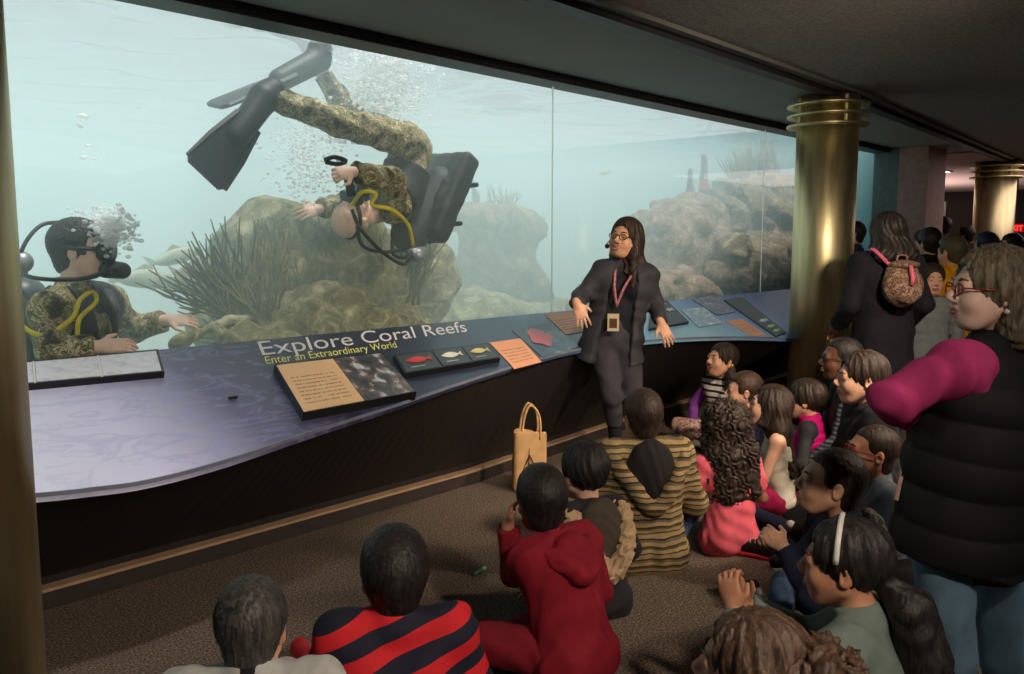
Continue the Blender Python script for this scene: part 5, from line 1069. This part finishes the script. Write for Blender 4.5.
# diver tumbling upside down
loc = on_y(400, 190, 4.95); loc = V(loc[0], loc[1], .052); s = 1.20; hs = 1.22
D2 = dict(P=(412, 150, 5.0), NB=(392, 211, 5.0), HC=(352, 216, 4.92), SR=(396, 208, 4.78), SL=(388, 206, 5.24), ER=(392, 180, 4.66), WR=(352, 172, 4.62), EL=(350, 203, 5.32), WL=(318, 209, 5.22), HR=(405, 140, 4.88), HL=(405, 140, 5.14), KR=(338, 122, 4.80), AR=(268, 96, 4.86), TR=(244, 128, 4.84), KL=(350, 118, 5.28), AL=(322, 72, 5.34), TL=(300, 66, 5.3))
D2 = {k: (a, b, c-.3) for k, (a, b, c) in D2.items()}; J = pv(D2, loc)
e_u = nrm(on_y(335, 219, 4.92)-on_y(360, 213, 4.92)); e_f = nrm(on_y(353, 195, 4.86)-on_y(356, 222, 4.92)); e_f = nrm(e_f-e_u*(e_f@e_u)); e_x = np.cross(e_f, e_u); HR2 = np.stack([e_x, e_f, e_u], 1)
d2 = fig('diver', 'diver in camouflage tumbling head down in mid-water with fins above', 'diver', loc, 0, J, s, hs, HR2, sk_p, hands=dict(R=dict(d=on_y(333, 174, 4.6)-on_y(352, 172, 4.62), n=V(0, .85, -.4), curl=75), L=dict(d=on_y(304, 212, 5.2)-on_y(318, 209, 5.22), n=V(0, .8, -.4), curl=25)), top=dict(mat=dcam, name='camouflage_shirt', inf=.018, sinf=.026, fold=1.4), bottom=dict(mat=dcam, inf=.020, fold=1.8, name='camouflage_trousers'), hair=hr('buzz', hair_mat('hair_stubble', (214, 176, 156), (232, 196, 176)), inf=.001, amp=.0008), res=.008, seed=61)
face_gear(d2, J, HR2, hs); L = lambda px, py, y: on_y(px, py, y-.3)-np.array(loc)
bcd(d2, J, s, cut=.34)
# back unit worn on the diver's back
S = SDF(); a, b_ = L(453, 160, 5.0), L(420, 236, 5.0); ax = nrm(b_-a); sd = V(0, 1, 0); dp = nrm(np.cross(ax, sd)); R = np.stack([dp, sd, ax], 1)
S.box((a+b_)/2, V(.085, .24, np.linalg.norm(b_-a)/2+.03), R, .05, .02); S.box((a+b_)/2+ax*.05-dp*.0, V(.11, .18, .16), R, .05, .03); S.noise = folds(.006, 30, 8); S.namp = .01
bk_ = S.build('back_unit', neo, d2, .012)
q = MB(); 
for t in (.25, .75): p = a+(b_-a)*t; q.tube(spline([p+dp*.10+V(0, -.25, 0), p+dp*.12+V(0, 0, 0), p+dp*.10+V(0, .25, 0)], 4), .018, 6)
q.build('strap_band', hose_k, bk_, True)
S = SDF(); S.cone(L(440, 186, 5.0), L(410, 234, 5.0), .145, .14, .05); S.build('wing', neo, d2, .012)
hose(d2, [L(352, 205, 4.70), L(362, 192, 4.60), L(376, 194, 4.56), L(372, 205, 4.58), L(392, 210, 4.5), L(408, 225, 4.6), L(413, 246, 4.72)], hose_y, .013)
hose(d2, [L(352, 210, 4.7), L(360, 228, 4.62), L(380, 250, 4.62), L(402, 264, 4.7), L(411, 258, 4.76), L(415, 250, 4.8)], hose_k, .012); hose(d2, [L(357, 226, 4.68), L(363, 246, 4.66), L(385, 252, 4.68), L(408, 248, 4.74)], hose_k, .012); hose(d2, [L(392, 240, 4.74), L(393, 254, 4.72), L(404, 258, 4.74), L(412, 252, 4.76)], hose_k, .011)
q = MB(); q.ball(L(418, 255, 4.78), (.055, .05, .05), 12, 8); q.tube([L(410, 253, 4.78), L(424, 251, 4.8)], .032, 10); q.build('first_stage', metal, d2, True)
q = MB(); q.tube(spline([L(325, 160, 4.56), L(334, 157, 4.56), L(346, 161, 4.56), L(338, 164, 4.56), L(326, 162, 4.56)], 4), .014, 7); q.tube([L(348, 178, 4.66), L(352, 196, 4.66)], .03, 8); q.build('gauge_clip', hose_k, d2, True)
def fin(root, an, heel, mid, tip, w0, w1, wdir, nm='swim_fin'):
    wdir = nrm(wdir); S = SDF(); S.cone(heel, an, .085, .075, .04); S.cone(an, mid, .085, .075, .04); f = S.build(nm, fin_m, root, .010)
    d = nrm(tip-mid); n = nrm(np.cross(d, wdir)); q = MB(); wv = lambda p, w: [p-wdir*w+n*.012, p+wdir*w+n*.012, p+wdir*w-n*.012, p-wdir*w-n*.012]
    ring = [wv(mid-d*.08, w0*.85), wv(mid+(tip-mid)*.35, (w0+w1)/2), wv(mid+(tip-mid)*.9, w1), wv(tip, w1*.8)]
    for a_, b_ in zip(ring[:-1], ring[1:]): q.slab(a_, b_)
    for x in (-1, 1): q.tube([mid-d*.1+wdir*x*w0*.8, mid+(tip-mid)*.35+wdir*x*(w0+w1)/2, mid+(tip-mid)*.92+wdir*x*w1], [.026, .022, .014], 6)
    q.build('fin_blade', fin_m, f); b = MB(); b.ball(mid+wdir*w0*.7+n*.03, .016, 10, 6); b.build('buckle', sh_grey, f, True); return f
fin(d2, L(264, 98, 4.86), L(272, 92, 4.88), L(238, 134, 4.84), L(204, 176, 4.82), .095, .14, on_y(190, 160, 4.8)-on_y(222, 190, 4.8))
fin(d2, L(318, 60, 5.34), L(320, 50, 5.34), L(280, 80, 5.3), L(214, 106, 5.26), .09, .14, V(.12, 1, .2))
# ------------------------------------------------------------------ light and camera
W = bpy.data.worlds.new('sky'); SC.world = W; W.use_nodes = True; bg = W.node_tree.nodes['Background']; bg.inputs[0].default_value = (.86, .96, 1, 1); bg.inputs[1].default_value = .8
def lamp(name, ty, loc, energy, col=(1, 1, 1), **k):
    d = bpy.data.lights.new(name, ty); d.energy = energy; d.color = col
    tgt = k.pop('to', None)
    for a, v in k.items(): setattr(d, a, v)
    o = bpy.data.objects.new(name, d); COL.objects.link(o); o.location = loc
    if tgt is not None: o.rotation_euler = (Vector(tgt)-Vector(loc)).to_track_quat('-Z', 'Y').to_euler()
    return o
lamp('daylight_over_tank', 'SUN', (4, 7, 8), 10.5, (1., .99, .95), angle=.2, to=(2.8, 9., 0))
lamp('ceiling_spot_front', 'SPOT', (3.4, .2, 2.6), 420, (1., .80, .60), spot_size=1.5, spot_blend=.8, shadow_soft_size=.08, to=(5.2, 3.2, .8))
lamp('ceiling_spot_kids', 'SPOT', (5.2, -.6, 2.6), 330, (1., .80, .62), spot_size=1.22, spot_blend=.9, shadow_soft_size=.1, to=(4.2, 1.6, .3))
lamp('ceiling_spot_left', 'SPOT', (1.0, -.8, 2.6), 300, (1., .84, .68), spot_size=1.4, spot_blend=.9, shadow_soft_size=.1, to=(1.7, 2.5, .5))
lamp('hall_light', 'AREA', (14.5, 1.5, 2.58), 90, (1., .80, .74), shape='RECTANGLE', size=4., size_y=3., to=(14.5, 1.5, 0))
lamp('room_fill', 'AREA', (3.5, -2.6, 2.6), 45, (1., .93, .86), shape='RECTANGLE', size=5., size_y=2., to=(3.7, -2.2, 0))  # soft fill added out of view to lift the dim room
lamp('ceiling_spot_counter', 'SPOT', (2.6, 2.0, 2.58), 60, (1., .86, .68), spot_size=1.25, spot_blend=.9, shadow_soft_size=.06, to=(3.3, 3.5, .8))
lamp('hall_ceiling_fill', 'AREA', (17.5, 6., 1.3), 90, (1., .82, .76), shape='RECTANGLE', size=3., size_y=2., to=(17.5, 6., 4.))  # added upward fill that brightens the far hall ceiling, no fixture behind it
lamp('counter_left_fill', 'SPOT', (1.2, 2.3, 2.58), 75, (1., .93, .88), spot_size=1.15, spot_blend=1., shadow_soft_size=.05, to=(1.15, 3.25, .75))  # extra spot added to brighten the left end of the counter
cam = bpy.data.cameras.new('camera'); co = bpy.data.objects.new('camera', cam); COL.objects.link(co); co.location = (0, 0, CAMH); co.rotation_euler = (math.pi/2-TH, 0, CAMANG-math.pi/2)
cam.sensor_width = 36; cam.lens = FPX/1024*36; cam.clip_start = .05; SC.camera = co
vs_ = SC.view_settings; vs_.view_transform = 'Standard'; vs_.look = 'None'; vs_.gamma = 1; vs_.use_curve_mapping = False; vs_.exposure = 0.
SC.cycles.use_denoising = True; SC.cycles.volume_bounces = 2; SC.cycles.max_bounces = 8; SC.cycles.transparent_max_bounces = 12; SC.cycles.caustics_reflective = False; SC.cycles.caustics_refractive = False; SC.cycles.sample_clamp_indirect = 4.
